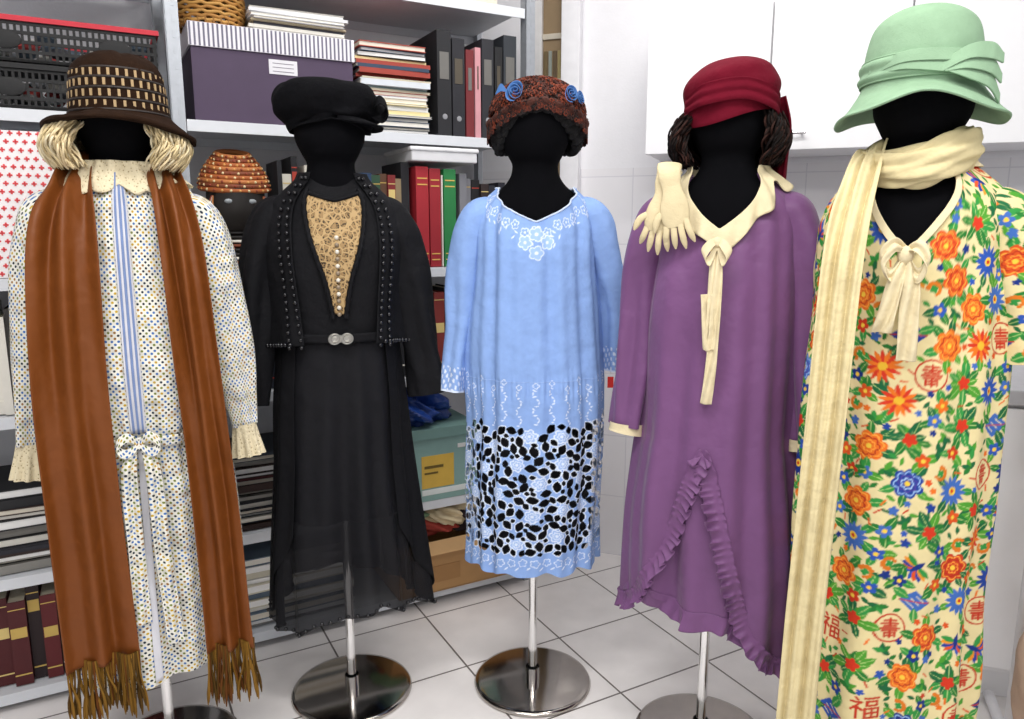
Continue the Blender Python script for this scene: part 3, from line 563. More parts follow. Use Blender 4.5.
# ============================================================ doll 3
blue=lin('#86a4d8'); wht=lin('#d6e0f1'); lbl=lin('#9ab5e2')
cb=Canvas(-.62,.62,.36,1.48,800,blue)
def free(pts,x,y,r,g=0):
    for (a,b,c_) in pts:
        if (a-x)**2+(b-y)**2<(c_+r+g)**2: return False
    return True
pts=[]
for _ in range(700):
    x=rng.uniform(-.6,.6); y=rng.uniform(.465,.80)
    if free(pts,x,y,.016,.036): pts.append((x,y,.016))
for (x,y,r) in pts:
    rot=rng.uniform(0,6)
    cb.stamp(x,y,.03,petals(.020,6,.3,rot),lbl); cb.stamp(x,y,.03,petaledge(.0185,6,.3,rot,.0018),wht); cb.stamp(x,y,.03,petaledge(.010,6,.3,rot,.0012),wht); cb.stamp(x,y,.02,disc(.004),wht)
hol=list(pts)
def edge(x): return .775+.035*abs(math.sin(x*26))
for L_,W_,n in ((.0155,.0105,6000),(.011,.008,9000),(.0075,.0058,9000)):
    for _ in range(n):
        x=rng.uniform(-.61,.61); y=rng.uniform(.462,edge(x)); r=L_*.76
        if free(hol,x,y,r,.0002):
            hol.append((x,y,r)); a=rng.uniform(0,PI)
            cb.stamp(x,y,L_+.004,leaf(L_+.0028,W_+.0026,a),wht if rng.rand()<.6 else lbl); cb.stamp(x,y,L_+.004,leaf(L_,W_,a),0,ch=4)
for x in np.arange(-.6,.6,.030):
    cb.stamp(x,.436,.02,petaledge(.011,5,.35,x*30,.0011),wht); cb.stamp(x+.015,.420,.02,leaf(.007,.002,.7),wht)
for x in np.arange(-.6,.6,.040):
    q=.013*math.sin(x*70)
    for k in range(12): cb.stamp(x+.006*math.sin(k*1.1+x*9),.815+q+.008*k,.02,leaf(.0045,.0016,k*1.1),wht)
    cb.stamp(x,.915+q,.02,petaledge(.007,4,.4,x,.001),wht)
neckz=lambda t:1.41-.085*np.maximum(0,1-np.abs(t)/1.15)
for t in np.linspace(-1.5,1.5,21):
    x=t*.19; zc=float(neckz(t))-.022-.016*abs(math.sin(t*9)); q=rng.uniform(0,6)
    cb.stamp(x,zc,.03,petaledge(.012,5,.35,q,.0012),wht); cb.stamp(x,zc,.03,disc(.003),wht)
    for k in range(2): cb.stamp(x+rng.uniform(-.02,.02),zc-.02+rng.uniform(-.012,.012),.02,leaf(.007,.002,rng.uniform(0,3)),wht)
for (x,z_) in ((0,1.248),(-.028,1.274),(.028,1.274),(0,1.294)):
    cb.stamp(x,z_,.04,petals(.018,5,.3,x*9),lin('#9bb8e4')); cb.stamp(x,z_,.04,petaledge(.018,5,.3,x*9,.0014),wht); cb.stamp(x,z_,.04,disc(.004),wht)
m_blue=cloth('pale_blue_cotton',attr=True,alpha='attr',bump2=.25,b2scale=20)
f3=drape(15,.4,1.42,.004,.0065,(8,13,21),.004)
def fold3(th,z): return f3(th,z)+.0016*np.sin(70*th+4*np.sin(3*th))*np.exp(-((z-.905)/.03)**2)
F3=Form([(.36,.184,.148),(.6,.185,.148),(.85,.184,.145),(.925,.182,.142),(1.1,.176,.134)]+[(a_,b_-.004,c_) for a_,b_,c_ in UP],fold3)
z1_=garment('dress_body',F3,neckz,lambda t:.40+.006*np.sin(11*t),m_blue,640,640,colfn=cb.sample)
FS=Form([(.3,.156,.120),(.7,.158,.120),(1.0,.150,.112)],lambda th,z:.004*np.sin(9*th))
z1b=garment('black_slip',FS,lambda t:.98+0*t,lambda t:.445+0*t,m_crepe,100,30)
cpl=lambda u,v: np.concatenate([np.broadcast_to(np.array(blue),u.shape+(3,)),np.ones(u.shape+(1,))],-1)
def slcol(L0):
    def f(u,v):
        c_=np.array(cpl(u,v)); s_=-v
        m=((np.sin(u*260)*np.sin(v*230+np.sin(u*60)))>.35)&(s_>L0-.07); c_[m,:3]=wht; m2=(s_>L0-.006); c_[m2,:3]=wht; return c_
    return f
z2=sleeve('sleeve_l',[(-.11,0,1.34),(-.148,0,1.325),(-.183,-.01,1.22),(-.200,-.02,1.05),(-.222,-.04,.88)],R0+[(.042,.046),(.034,.034),(.032,.026)],m_blue,96,200,fold=fs(11,.004),colfn=slcol(.50))
z3=sleeve('sleeve_r',[(.11,0,1.34),(.148,0,1.325),(.190,-.005,1.22),(.216,0,1.08),(.218,.01,.93)],R0+[(.044,.048),(.036,.036),(.032,.026)],m_blue,96,200,fold=fs(12,.004),colfn=slcol(.45))
wm=cloth('white_thread','#c9d6ec')
mb=MB(); t=np.linspace(-PI,PI,360); mb.tube(F3.P(neckz(t),t,.001+.001*np.sin(t*60)),.0024,6); z4=mb.build('scalloped_neck_edge',wm,smooth=True)
mb=MB(); t=np.linspace(-PI,PI,700); mb.tube(F3.P(.925+0*t,t,-.0002),.001,6); z5=mb.build('drop_waist_seam',cloth('blue_thread','#93aedc'),smooth=True)
group('blue_embroidered_dress',[z1_,z1b,z2,z3,z4,z5],(DOLL[3][0],DOLL[3][1],0),DOLL[3][2])
mb=MB(); mb.box(.198,.214,-.02,-.017,.885,.915,lin('#d4281f')); mb.tube([(.206,-.018,.915),(.206,0,.945)],.0006,4,(.8,.8,.8)); put(mb.build('red_paper_tag',m_attr),(DOLL[3][0],DOLL[3][1],0),0)
m_curl=mat('curly_brown_plush',attr=True,rough=.9,var=.3,vscale=150,bump=1,bscale=160)
mb=MB()
def onhat(a,e,R=.0):
    ce,se=math.cos(e),math.sin(e); return ((.118+R)*ce*math.sin(a),-(.116+R)*ce*math.cos(a)+.012,1.60+(.088+R)*se)
P=[[onhat(a,e) for a in np.linspace(-PI,PI,61)] for e in np.linspace(.05,PI/2,20)]
mb.grid(np.array(P),lin('#260d06'))
for i in range(1300):
    a=random.uniform(-PI,PI); e=math.asin(random.uniform(.0,.99)); q=np.linspace(0,2*PI*1.2,11); r=random.uniform(.003,.0055); c0=np.array(onhat(a,e,.002)); n=norm(c0-np.array([0,.012,1.58])); s1=norm(np.cross(n,[.1,.2,1])); s2=np.cross(n,s1)
    pth=c0+np.outer(np.cos(q)*r,s1)+np.outer(np.sin(q)*r,s2)+np.outer(q*.0007,n)
    mb.tube(pth,.0016,5,lin(random.choice(['#6d2a12','#3f180b','#80361a','#260d06','#4f1d0e'])))
h31=mb.build('plush_crown',m_curl,smooth=True)
mb=MB(); a=np.linspace(-PI,PI,220)
def brimz(a): return 1.604+.012*np.cos(a)-.030*np.abs(np.sin(a))**1.5
for lay in range(6):
    R_=.120-.004*lay+.004*np.sin(a*23+lay)
    mb.tube(np.stack([R_*np.sin(a),-(R_-.004)*np.cos(a)+.01,brimz(a)-.012*lay*(1-.7*np.maximum(np.cos(a),0))+.003*np.sin(a*31+lay*2)],-1),.0105,8,lin(['#3f180b','#260d06','#160806','#0e0a0b','#0b0a0b','#0b0a0b'][lay]))
for i in range(600):
    a_=random.uniform(-PI,PI); c0=np.array([.129*math.sin(a_),-.125*math.cos(a_)+.01,float(brimz(a_))+random.uniform(-.045,.01)*(1-.6*max(0,math.cos(a_)))]); q=np.linspace(0,7,11); r=.0045
    mb.tube(c0+np.stack([np.cos(q)*r*math.cos(a_),np.cos(q)*r*math.sin(a_),np.sin(q)*r],-1),.0017,5,lin(random.choice(['#4f1d0e','#260d06','#180c0b','#6d2a12'])))
h32=mb.build('rolled_brim',m_curl,smooth=True)
m_rose=cloth('blue_satin','#4a74ae',rough=.5)
def rose(c,R,n_):
    c=np.array(c,float); n=norm(np.array(n_,float)); s1=norm(np.cross(n,[0,0,1.])); s2=np.cross(n,s1); q=np.linspace(0,6.5*PI,150)[:,None]; w=np.linspace(0,1,6)[None]
    r=(R*.1+R*.9*q/(6.5*PI))*(1+.12*np.sin(q*2.3))*(.82+.25*w); h=(R*.55*w*(1-.45*q/(6.5*PI)))+.002
    P=c+(r*np.cos(q))[...,None]*s1+(r*np.sin(q))[...,None]*s2+h[...,None]*n
    return gridmesh('ribbon_rose',P,m_rose,thick=.0012)
rs=[rose((-.062,-.115,1.635),.024,(-.35,-1,.35)),rose((.07,-.104,1.632),.020,(.45,-1,.3)),rose((.096,-.07,1.63),.016,(1,-.8,.4))]
rs+=[ribbon('ribbon_leaf',[(-.085,-.105,1.64),(-.098,-.1,1.648),(-.11,-.09,1.635)],[.006,.018,.003],(0,0,1),m_rose)]
group('brown_curly_hat',[h31,h32]+rs,(DOLL[3][0]+.006,DOLL[3][1],-.004),DOLL[3][2]+.05)
# ============================================================ doll 4
m_pur=cloth('mauve_silk','#6f4773',rough=.55,spec=.3,sheen=.12,bump2=.2,b2scale=12,var=.07,vscale=5,bump=.03)
f4=drape(21,.25,1.3,.003,.015,(6,9,16),.005)
F4=Form([(.2,.19,.155),(.4,.195,.158),(.6,.195,.158),(.85,.187,.15),(1.05,.178,.14),(1.2,.17,.13)]+UP,f4)
neck4=lambda t:1.43-.135*np.maximum(0,1-np.abs(t)/.95)
hem4=lambda t:.375-.055*np.sin(t)-.04*np.cos(t-PI)+.012*np.sin(5*t)
v1=garment('dress_body',F4,neck4,hem4,m_pur,260,260)
AP=-.04
def over_edge(t): 
    q=t-AP; return np.where(q<0,.37+.44*np.exp(-(np.abs(q)/.50)**1.35),.30+.51*np.exp(-(np.abs(q)/.40)**1.5))
F4b=Form([(.2,.206,.171),(.4,.210,.173),(.6,.206,.168),(.78,.1935,.1565),(.83,.186,.150),(.90,.176,.140),(1.0,.17,.13)],f4)
v2=garment('draped_overskirt',F4b,lambda t:.87+0*t,over_edge,m_pur,260,120,thick=.0015)
def ruffle(name,form,T,Z,wd,m,seed,freq=75,amp=.011,off=.012,w0=-.25):
    T=np.asarray(T);Z=np.asarray(Z); c=form.P(Z,T,off)
    L0=np.concatenate([[0],np.cumsum(np.linalg.norm(np.diff(c,axis=0),axis=1))]); n=len(T); Lu=np.linspace(0,L0[-1],n); T=np.interp(Lu,L0,T); Z=np.interp(Lu,L0,Z)
    c=form.P(Z,T,off); tg=norm(np.gradient(c,axis=0)); nn=norm(form.P(Z,T,off+.01)-c); dn=norm(np.cross(tg,nn)); 
    dn=dn*np.sign((dn[:,2:3]*-1)+1e-6)
    w=np.linspace(w0,1,14)[None]; aw=np.abs(w)**1.2
    ph=Lu[:,None]*freq*2.2+1.6*np.sin(Lu[:,None]*43+seed)+.8*np.sin(Lu[:,None]*97+seed*2); am=amp*(.75+.35*np.sin(Lu[:,None]*37+seed))
    P=c[:,None]+dn[:,None]*(w*wd*(1+.12*np.sin(ph*.5)))[...,None]+nn[:,None]*(am*aw*(1+np.sin(ph))+.001)[...,None]+tg[:,None]*(am*.8*aw*np.cos(ph+w*1.2))[...,None]
    return gridmesh(name,P,m,thick=.001)
tt=np.linspace(-1.9,AP,1100); v3=ruffle('ruffle_l',F4b,tt,over_edge(tt)+.004,.030,m_pur,1,freq=150,amp=.0085,off=.003,w0=-.35)
tt=np.linspace(AP,1.9,1200); v4=ruffle('ruffle_r',F4b,tt,over_edge(tt)+.004,.032,m_pur,2,freq=150,amp=.0085,off=.003,w0=-.35)
tt=np.linspace(-PI,PI,1600); v5b=ruffle('hem_ruffle',F4,tt,hem4(tt)+.02,.045,m_pur,4,freq=45,amp=.009,off=.0,w0=0)
sl4=[(.11,0,1.34),(.148,0,1.325),(.178,-.01,1.22),(.190,-.02,1.03),(.208,-.04,.83)]
v6=[sleeve('sleeve',arm(s,sl4),R0+[(.048,.05),(.042,.042),(.040,.033)],m_pur,fold=fs(30+s,.006)) for s in (-1,1)]
m_cream=cloth('cream_silk','#d8caa6',rough=.7,spec=.2,bump2=.3,b2scale=30)
cu=[sleeve('cream_cuff',arm(s,[(.208,-.04,.838),(.209,-.041,.82),(.210,-.042,.812)]),[(.041,.034),(.042,.035),(.043,.035)],m_cream,nv=10) for s in (-1,1)]
U=np.linspace(-2.9,2.9,400)[None]; Wc=np.linspace(0,1,12)[:,None]
v7=patch('cream_collar',F4,U+0*Wc,np.clip(neck4(U)+.012-(.050+.008*np.sin(U*11))*Wc,1.2,1.449),m_cream,off=.011+.005*np.sin(U*20+2*np.sin(U*3))*Wc,thick=.002)
rb=[ribbon('ribbon_tail',[(0,-.145,1.28),(.004,-.165,1.2),(.002,-.17,1.05),(-.008,-.172,zb)],[.012,.020,.023,.025],(1,.15*s,0),m_cream,wave=lambda u,s_:.004*np.sin(u*3+s_*8)) for s,zb in((-1,.93),(1,1.17))]
rb[1].location=(-.008,.002,0)
rb+=[ribbon('bow_loop',[(0,-.15,1.285),(s*.014,-.168,1.275),(s*.026,-.170,1.255),(s*.016,-.165,1.24),(0,-.155,1.275)],[.01,.02,.024,.02,.01],(.5*s,.3,1),m_cream) for s in (-1,1)]
mb=MB(); mb.sphere((0,-.155,1.28),.011,(.5,.5,.5),10,(1,.8,1.1)); rb.append(mb.build('bow_knot',m_cream,smooth=True))
group('mauve_silk_dress',[v1,v2,v3,v4,v5b,v7]+v6+cu+rb,(DOLL[4][0],DOLL[4][1],0),DOLL[4][2])
mb=MB()
def glove(o_,rot):
    C,S=math.cos(rot),math.sin(rot)
    def tr(p): p=np.array(p,float)*.92; return np.stack([o_[0]+p[...,0]*C-p[...,2]*S,o_[1]+p[...,1],o_[2]+p[...,0]*S+p[...,2]*C],-1)
    mb.tube(tr(catmull([(0,.03,.10),(0,.0,.08),(0,-.005,.05),(.002,-.01,.02),(0,-.012,-.02),(0,-.012,-.05)],16)),[.028]*3+[.025]*3+[.022,.021,.023,.027,.031,.033,.033,.032,.030,.025],12,flat=.28)
    for i,(x,l) in enumerate(((-.026,.05),(-.009,.066),(.009,.07),(.026,.058))):
        mb.tube(tr(catmull([(x*.85,-.012,-.035),(x*1.05,-.018,-.035-l*.5),(x*1.35,-.010,-.035-l)],8)),[.0078]*6+[.006,.002],8,flat=.55)
    mb.tube(tr(catmull([(-.022,-.012,-.01),(-.043,-.018,-.025),(-.054,-.018,-.055)],8)),[.0088]*6+[.007,.002],8,flat=.6)
glove((-.128,-.116,1.348),-.15); glove((-.098,-.123,1.358),.2)
g=mb.build('cream_gloves',cloth('cream_glove_knit','#cfc09b',bump=.4,bscale=300),smooth=True); sm=g.modifiers.new('s','SUBSURF'); sm.levels=1; sm.render_levels=1; put(g,(DOLL[4][0],DOLL[4][1],0),DOLL[4][2])
m_burg=cloth('burgundy_jersey','#620d20',rough=.85,bump2=.25,b2scale=24,spec=.1)
def tf(th,s,rx): return (.0015*np.sin(s*22+th*2)*np.sin(s*PI)+.0025*snoise(th*.6,s*2,5),.020*np.sin(-th+.3)*s*-1+.004*np.sin(th*3)*s)
t1=hat('wrapped_cap',[(.001,.001,1.672),(.05,.06,1.672),(.084,.10,1.652),(.10,.116,1.62),(.102,.116,1.585),(.099,.112,1.558),(.095,.108,1.548)],m_burg,fn=tf,thick=.005)
t2=ribbon('wrap_fold',[(-.099,-.055,1.576),(-.06,-.111,1.59),(.02,-.121,1.598),(.085,-.084,1.58),(.104,-.01,1.56)],[.035,.045,.045,.045,.04],[(0,.1,1)]*5,m_burg,wave=lambda u,s:.002*np.sin(u*7),thick=.003)
t3=ribbon('hanging_tail',[(.095,-.02,1.59),(.112,0,1.53),(.115,.01,1.46),(.118,.0,1.405)],[.06,.07,.055,.03],(.5,-1,0),m_burg,wave=lambda u,s:.006*np.sin(u*6+s*2),thick=.003)
group('burgundy_head_wrap',[t1,t2,t3],(DOLL[4][0],DOLL[4][1],0),DOLL[4][2]+.15)
wig('dark_curly_wig',4,['#160d0b','#221511','#331d17','#0f0908'],700,.020,1.452,1.560,.014,.0026,front=.95,bulge=.030,base=.084)
# ============================================================ doll 5
cf=Canvas(-.66,.66,.1,1.5,850,lin('#dccc99'))
G=['#23722f','#2f8a3e','#176038','#4a922e']; O=['#cf4f1c','#dd6a1e','#bd3318']; B=['#1c3c8e','#2a50a6','#172f78','#3d65ae']; Rr='#b8321c'
R=lambda l: lin(l[rng.randint(len(l))])
pl=[]
def dart(r,n,gap=.002):
    out=[]
    for _ in range(n):
        x=rng.uniform(-.65,.65); y=rng.uniform(.11,1.49)
        if free(pl,x,y,r,gap): pl.append((x,y,r)); out.append((x,y))
    return out
def leaves(x,y,r,n):
    a0=rng.uniform(0,6)
    for k in range(n):
        a=a0+2*PI*k/n+rng.uniform(-.3,.3); l=rng.uniform(.013,.019); px,py=x+math.cos(a)*(r+l*.5),y+math.sin(a)*(r+l*.5)
        cf.stamp(px,py,l+.003,leaf(l,l*.52,a),R(G)); cf.stamp(px,py,l+.003,line((-math.cos(a)*l*.8,-math.sin(a)*l*.8),(math.cos(a)*l*.8,math.sin(a)*l*.8),.0005),lin('#b5cf80'))
def medal(x,y,kind):
    if kind=='fu': glyph(cf,x,y,.046,FU,lin(Rr),.0023)
    else:
        cf.stamp(x,y,.04,lambda X,Y: soft(np.abs(np.hypot(X,Y)-.029)-.0018),lin(Rr)); glyph(cf,x,y,.040,SHOU,lin(Rr),.0021)
fixed=[('fu',-.085,.50),('shou',.03,.53),('shou',.06,1.04),('fu',.0,.36)]
for k,x,y in fixed: pl.append((x,y,.027))
for k,x,y in fixed: medal(x,y,k)
for x,y in dart(.030,3500,.006):
    c=rng.randint(0,13); rot=rng.uniform(0,6)
    if c<3:
        leaves(x,y,.026,6); cc=R(O)
        cf.stamp(x,y,.036,petals(.031,7,.22,rot),cc); 
        for q,h in ((.025,'#f0a040'),(.019,'#a82a18'),(.012,'#f0983a')): cf.stamp(x,y,.036,petaledge(q,7,.25,rot+q*40,.0013),lin(h))
        cf.stamp(x,y,.03,disc(.005),lin('#e8c040'))
    elif c<6:
        cc=R(B); leaves(x,y,.026,5)
        if c==5:
            cf.stamp(x,y,.036,petals(.030,7,.22,rot),cc)
            for q,h in ((.024,'#8fb0de'),(.017,'#4a3a8e'),(.011,'#9fb8e0')): cf.stamp(x,y,.036,petaledge(q,7,.25,rot+q*40,.0014),lin(h))
            cf.stamp(x,y,.03,disc(.005),lin('#e8c040'))
        else:
            for k in range(13): a=rot+2*PI*k/13; cf.stamp(x+.017*math.cos(a),y+.017*math.sin(a),.016,leaf(.014,.0046,a),cc)
            cf.stamp(x,y,.03,disc(.008),lin('#e8c040')); cf.stamp(x,y,.03,disc(.004),lin('#c2381e'))
    elif c<7: medal(x,y,'shou' if rng.rand()<.65 else 'fu')
    elif c<8:
        leaves(x,y,.026,3)
        for k in range(15): a=rot+2*PI*k/15; cf.stamp(x+.018*math.cos(a),y+.018*math.sin(a),.018,leaf(.015,.004,a),lin('#c8341c' if k%2 else '#dd6f1e'))
        cf.stamp(x,y,.03,disc(.008),lin('#dcae30'))
    elif c<10:
        for sg in (-1,1):
            for k in range(5):
                a=rot+sg*(.35+.33*k); l=.016; cf.stamp(x+.016*math.cos(a),y+.016*math.sin(a),.020,leaf(l,.0055,a),lin(['#2a50a6','#cf4f1c','#1c3c8e','#dd8a22','#2f8a3e'][k]))
        cf.stamp(x,y,.03,leaf(.018,.005,rot),lin('#172f78')); leaves(x,y,.026,2)
    elif c<11:
        cf.stamp(x,y,.035,lambda X,Y: soft(np.abs(X)/1.3+np.abs(Y)-.024),R(B))
        for q in (-.01,0,.01): cf.stamp(x,y,.035,line((q-.008,q*.6+.006),(q+.008,q*.6-.006),.0009),lin('#e2d4a6'))
        cf.stamp(x,y,.035,line((-.03,0),(.03,0),.0012),lin(Rr)); leaves(x,y,.022,3)
    else:
        leaves(x,y,.008,7); leaves(x,y,.02,6); cf.stamp(x,y,.035,petals(.014,5,.35,rot),lin('#c8341c'))
for x,y in dart(.0135,7000,.0006):
    c=rng.randint(0,7); rot=rng.uniform(0,6)
    if c in (0,6): leaves(x,y,.008,3); cf.stamp(x,y,.02,petals(.014,5,.4,rot),R(B)); cf.stamp(x,y,.02,disc(.004),lin('#e8c040')); 
    elif c==1: leaves(x,y,.008,3); cf.stamp(x,y,.02,petals(.0145,5,.4,rot),R(O)); cf.stamp(x,y,.02,disc(.004),lin('#e8c040'))
    elif c in (2,5):
        for k in range(4): a=rot+k*1.1; cf.stamp(x+.007*math.cos(a),y+.007*math.sin(a),.016,leaf(.0115,.0052,a),R(G))
    elif c==3:
        for k in range(9): a=rot+k*.5; cf.stamp(x+.011*math.cos(a),y+.011*math.sin(a),.006,disc(.0032+.0002*k),lin('#d0701e'))
        cf.stamp(x,y,.014,petals(.008,4,.4,rot),lin('#2f8a3e'))
    else:
        cf.stamp(x,y,.02,line((-.014*math.cos(rot),-.014*math.sin(rot)),(.014*math.cos(rot),.014*math.sin(rot)),.0026),R(G)); cf.stamp(x+.004,y+.005,.02,petals(.010,5,.4,rot),R(B))
for x,y in dart(.0065,9000,.0003):
    c=rng.randint(0,4); a=rng.uniform(0,PI)
    if c<2: cf.stamp(x,y,.012,leaf(.009,.0042,a),R(G))
    elif c==2: cf.stamp(x,y,.01,petals(.007,5,.4,a),R(B if rng.rand()<.6 else O))
    else: cf.stamp(x,y,.01,line((-.006*math.cos(a),-.006*math.sin(a)),(.006*math.cos(a),.006*math.sin(a)),.0016),R(O))
m_flor=cloth('floral_silk',attr=True,rough=.7,bump2=.2,b2scale=14,var=.03)
f5=drape(33,.2,1.3,.005,.014,(5,8,13),.005)
F5=Form([(.12,.174,.15),(.4,.176,.152),(.7,.178,.15),(1.0,.178,.142),(1.15,.172,.134)]+UP,f5)
neck5=lambda t:1.435-.17*np.maximum(0,1-np.abs(t)/.72)
q1=garment('dress_body',F5,neck5,lambda t:.17+0*t,m_flor,560,640,colfn=cf.sample)
sl5=[(.11,0,1.34),(.150,0,1.325),(.20,0,1.24),(.225,0,1.15),(.235,-.01,1.06)]
q2=[sleeve('sleeve',arm(s,sl5),R0+[(.062,.06),(.066,.062),(.07,.06)],m_flor,160,260,fold=fs(40+s,.004),colfn=lambda u,v: cf.sample(u*1.0,v+1.4)) for s in (1,)]
q2+=[sleeve('sleeve',arm(-1,[(.10,0.01,1.335),(.125,.01,1.315),(.135,.02,1.22),(.138,.035,1.14),(.138,.035,1.10)]),[(.045,.045),(.046,.05),(.042,.05),(.040,.045),(.040,.045)],m_flor,160,260,fold=fs(44,.003),colfn=lambda u,v: cf.sample(u*1.0,v+1.4))]
U=np.linspace(-2.9,2.9,200)[None]
q3=patch('cream_neck_facing',F5,U+0*Wc,np.clip(neck5(U)+.006-.022*Wc,1.2,1.449),m_cream,off=.006,thick=.002)
q4=[ribbon('tie_end',[(0,-.15,1.262),(s*.012,-.17,1.22),(s*.018-.004,-.172,1.15),(s*.022-.006,-.17,zb)],[.014,.028,.032,.034],(1,.2*s,0),m_cream,wave=lambda u,s_:.005*np.sin(u*4+s_*6)) for s,zb in((-1,1.12),(1,1.07))]
q4+=[ribbon('bow_loop',[(0,-.15,1.27),(s*.018,-.172,1.28),(s*.036,-.175,1.255),(s*.022,-.168,1.225),(0,-.155,1.262)],[.012,.026,.032,.026,.012],(.2*s,.3,1),m_cream,wave=lambda u,s_:.003*np.sin(u*5)) for s in (-1,1)]
mb=MB(); mb.sphere((0,-.158,1.262),.014,(.5,.5,.5),12,(1,.8,1.2)); q4.append(mb.build('bow_knot',m_cream,smooth=True))
group('floral_print_dress',[q1,q3]+q2+q4,(DOLL[5][0],DOLL[5][1],0),DOLL[5][2])
m_scarf=cloth('cream_crinkle_scarf','#d2c397',rough=.85,bump2=.3,b2scale=22)
# neck wrap: one pleated cloth band circling the neck
a=np.linspace(-PI,PI,220)[None]; ph=np.linspace(0,2*PI,73)[:,None]
rr=.026+.0035*np.sin(6*ph+2*a+1.2*np.sin(a*2))+.002*np.sin(11*ph-a*3)+.004*np.sin(2*a+1)
R_=.088+rr*.72*np.cos(ph); zz_=1.448-.014*np.cos(a)+.022*np.sin(a)+.004*np.sin(3*a)+rr*1.35*np.sin(ph)
s1=gridmesh('neck_wrap',np.stack([R_*np.sin(a),-(R_+.004)*np.cos(a),zz_],-1),m_scarf)
s2=ribbon('long_end',[(-.02,.07,1.46),(-.08,.01,1.468),(-.13,-.07,1.395),(-.172,-.14,1.25),(-.192,-.175,.95),(-.208,-.19,.6),(-.218,-.20,.24)],[.06,.065,.07,.070,.068,.068,.07],[(-.2,-.3,1),(.8,-.4,.5),(1,-.3,.3),(1,-.35,.05),(1,-.4,0),(1,-.4,0),(1,-.4,0)],m_scarf,nu=60,nv=220,wave=lambda u,s:.008*np.sin(u*7+s*3)+.003*np.sin(u*15+s*8)+.003*snoise(u,s*7,9))
mb=MB()
for i in range(40):
    x=-.252+.068*i/40; y=-.19-.03*i/40; l=random.uniform(.06,.10); mb.tube([(x,y,.245),(x+random.uniform(-.006,.006),y,.245-l*.5),(x+random.uniform(-.01,.01),y,.245-l)],.0014,4,lin('#c4b486'))
s3=mb.build('fringe',m_attrcloth)
group('long_cream_scarf',[s1,s2,s3],(DOLL[5][0],DOLL[5][1],0),-.10)
m_mint=cloth('sage_felt','#8aa88a',rough=.95,bump2=.15,bump=.4,bscale=400)
def cfn(th,s,rx):
    w=np.clip((rx-.105)/.06,0,1.2); return (.006*snoise(th*.5,s*2,21)*w+.006*np.sin(th)*w, -.045*w*(np.abs(np.sin(th))**1.5)+.010*w+.006*np.sin(5*th+1)*w)
c1=hat('crown_and_brim',[(.001,.001,1.715),(.045,.05,1.713),(.083,.092,1.688),(.097,.108,1.645),(.101,.114,1.595),(.104,.116,1.568),(.12,.13,1.553),(.140,.146,1.542),(.151,.157,1.535)],m_mint,fn=cfn,thick=.004)
c2=hat('felt_band',[(.101,.113,1.622),(.106,.119,1.617),(.108,.121,1.595),(.108,.121,1.578)],m_mint,fn=lambda th,s,rx:(.002*np.sin(s*18),0*th))
c3=[ribbon('side_bow',[(.03+i*.005,-.12,1.59),(.07,-.115,1.612-.016*i),(.105,-.09,1.615-.024*i),(.125,-.065,1.605-.034*i)],[.02,.026,.03,.018],(0,.3,1),m_mint,thick=.003) for i in range(3)]
c3+=[ribbon('crown_pleat',[(-.088,-.07,1.595),(-.03,-.120,1.60+.012*i),(.05,-.112,1.59+.02*i),(.097,-.05,1.60+.01*i)],[.012,.02,.02,.012],(0,.2,1),m_mint,thick=.003) for i in range(2)]
group('sage_cloche_hat',[c1,c2]+c3,(DOLL[5][0]-.008,DOLL[5][1],0),DOLL[5][2]+.05)
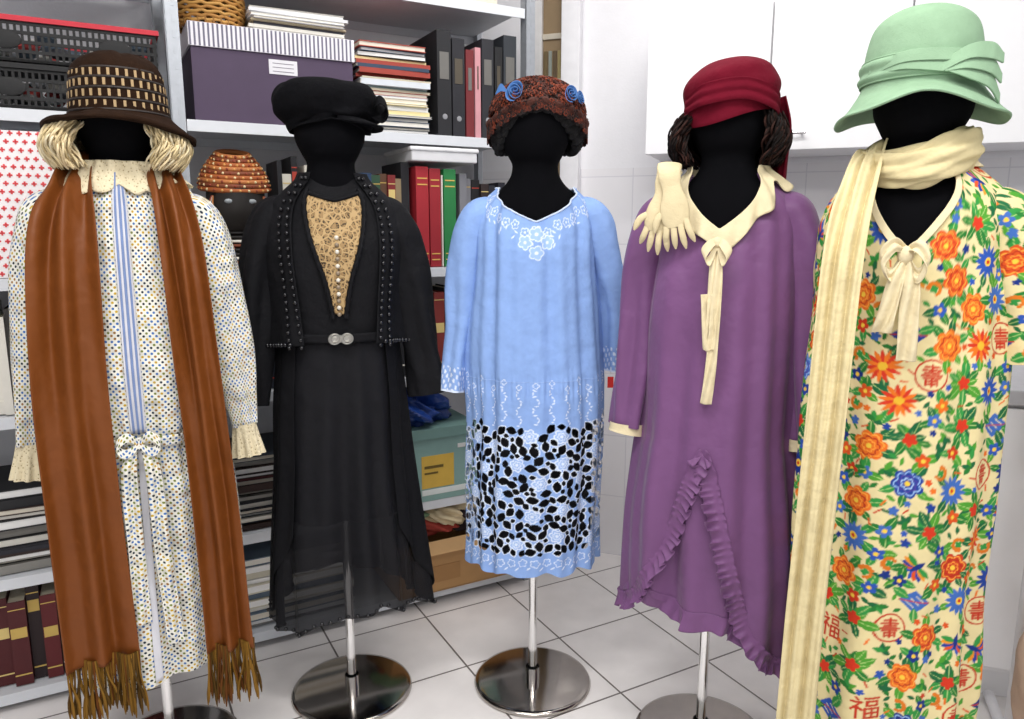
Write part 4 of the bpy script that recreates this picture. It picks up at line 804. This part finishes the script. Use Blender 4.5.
# ============================================================ garment rack on the right
parts=[]
mb=MB(); mb.tube([(0,0,.03),(0,0,1.3)],.012,12); mb.tube([(.7,-.25,.03),(.7,-.25,1.3)],.012,12); mb.tube([(0,0,1.3),(.7,-.25,1.3)],.012,12); mb.tube([(-.08,-.2,.02),(.08,.2,.02)],.014,10); mb.tube([(.62,-.45,.02),(.78,-.05,.02)],.014,10)
parts.append(mb.build('rack_frame',mat('white_tube',lin('#e6e6ea'),rough=.3),smooth=True)); group('garment_rack',parts,(1.26,1.70,0),0)
def hung(name,x,y,hx,z0,z1,yaw,rx=.17):
    F=Form([(z0,rx,.05),((z0+z1)/2,rx*.95,.045),(z1-.1,rx*.95,.04),(z1-.03,rx*.6,.03),(z1,.03,.02)],drape(int(abs(x)*100),z0,z1,.003,.010,(6,11),.003))
    m=cloth(name+'_cloth',hx); A=garment('garment_body',F,lambda t:z1+0*t,lambda t:z0+0*t,m,120,90); 
    S=[sleeve('sleeve',[(s*rx*.7,0,z1-.09),(s*rx*1.0,0,z1-.14),(s*rx*1.1,-.02,(z0+z1)/2),(s*rx*1.05,-.03,z0+.06)],[(.03,.03),(.05,.04),(.045,.04),(.04,.03)],m,nu=40,nv=50,fold=fs(3,.004)) for s in (-1,1)]
    mb=MB(); mb.tube(catmull([(0,0,z1-.02),(0,0,z1+.03),(.015,0,z1+.05),(0,0,z1+.07),(-.012,0,z1+.055)],16),.002,6,(.6,.6,.6)); hk=mb.build('hanger_hook',m_chrome,smooth=True)
    return group(name,[A,hk]+S,(x,y,0),yaw)
hung('black_jacket',1.32,1.668,'#0e0e12',.93,1.235,1.0); hung('cream_blouse',1.50,1.614,'#e6ddca',.62,1.235,1.25); hung('grey_coat',1.68,1.55,'#6d6f78',.5,1.235,1.25)
m_pink=cloth('beige_pink_cloth','#cbb09c')
o=blob('beige_fabric_bundle',(0,0,.34),(.14,.15,.33),m_pink,31,.14); o.location=(1.28,1.48,0)
# ------------------------------------------------------------ lights
def lamp(x,y,e,sx=1.2,sy=.3,rz=0):
    mb=MB(); mb.box(-sx/2-.02,sx/2+.02,-sy/2-.02,sy/2+.02,2.64,2.698,lin('#eeeeee')); h=mb.build('housing',m_white)
    l=bpy.data.lights.new('fluorescent_panel','AREA'); l.shape='RECTANGLE'; l.size=sx; l.size_y=sy; l.energy=e; l.color=(1,.985,.96); lo=link(bpy.data.objects.new('fluorescent_panel',l)); lo.location=(0,0,2.63)
    group('ceiling_light',[h,lo],(x,y,0),rz)
lamp(-.5,.75,26,rz=.2); lamp(.75,.55,24,rz=-.2); lamp(0,-.9,40); lamp(.2,2.0,14)
wd=bpy.data.worlds.new('World'); bpy.context.scene.world=wd; wd.use_nodes=True; wd.node_tree.nodes['Background'].inputs[0].default_value=(.95,.97,1,1); wd.node_tree.nodes['Background'].inputs[1].default_value=.65
# ------------------------------------------------------------ camera
cam=bpy.data.cameras.new('Camera'); cam.lens=26.2; cam.sensor_width=36; co=link(bpy.data.objects.new('Camera',cam)); co.location=(0,0,1.31); co.rotation_euler=(math.radians(80),0,0); cam.clip_start=.05
bpy.context.scene.camera=co
sc=bpy.context.scene; sc.view_settings.view_transform='Standard'; sc.view_settings.exposure=0
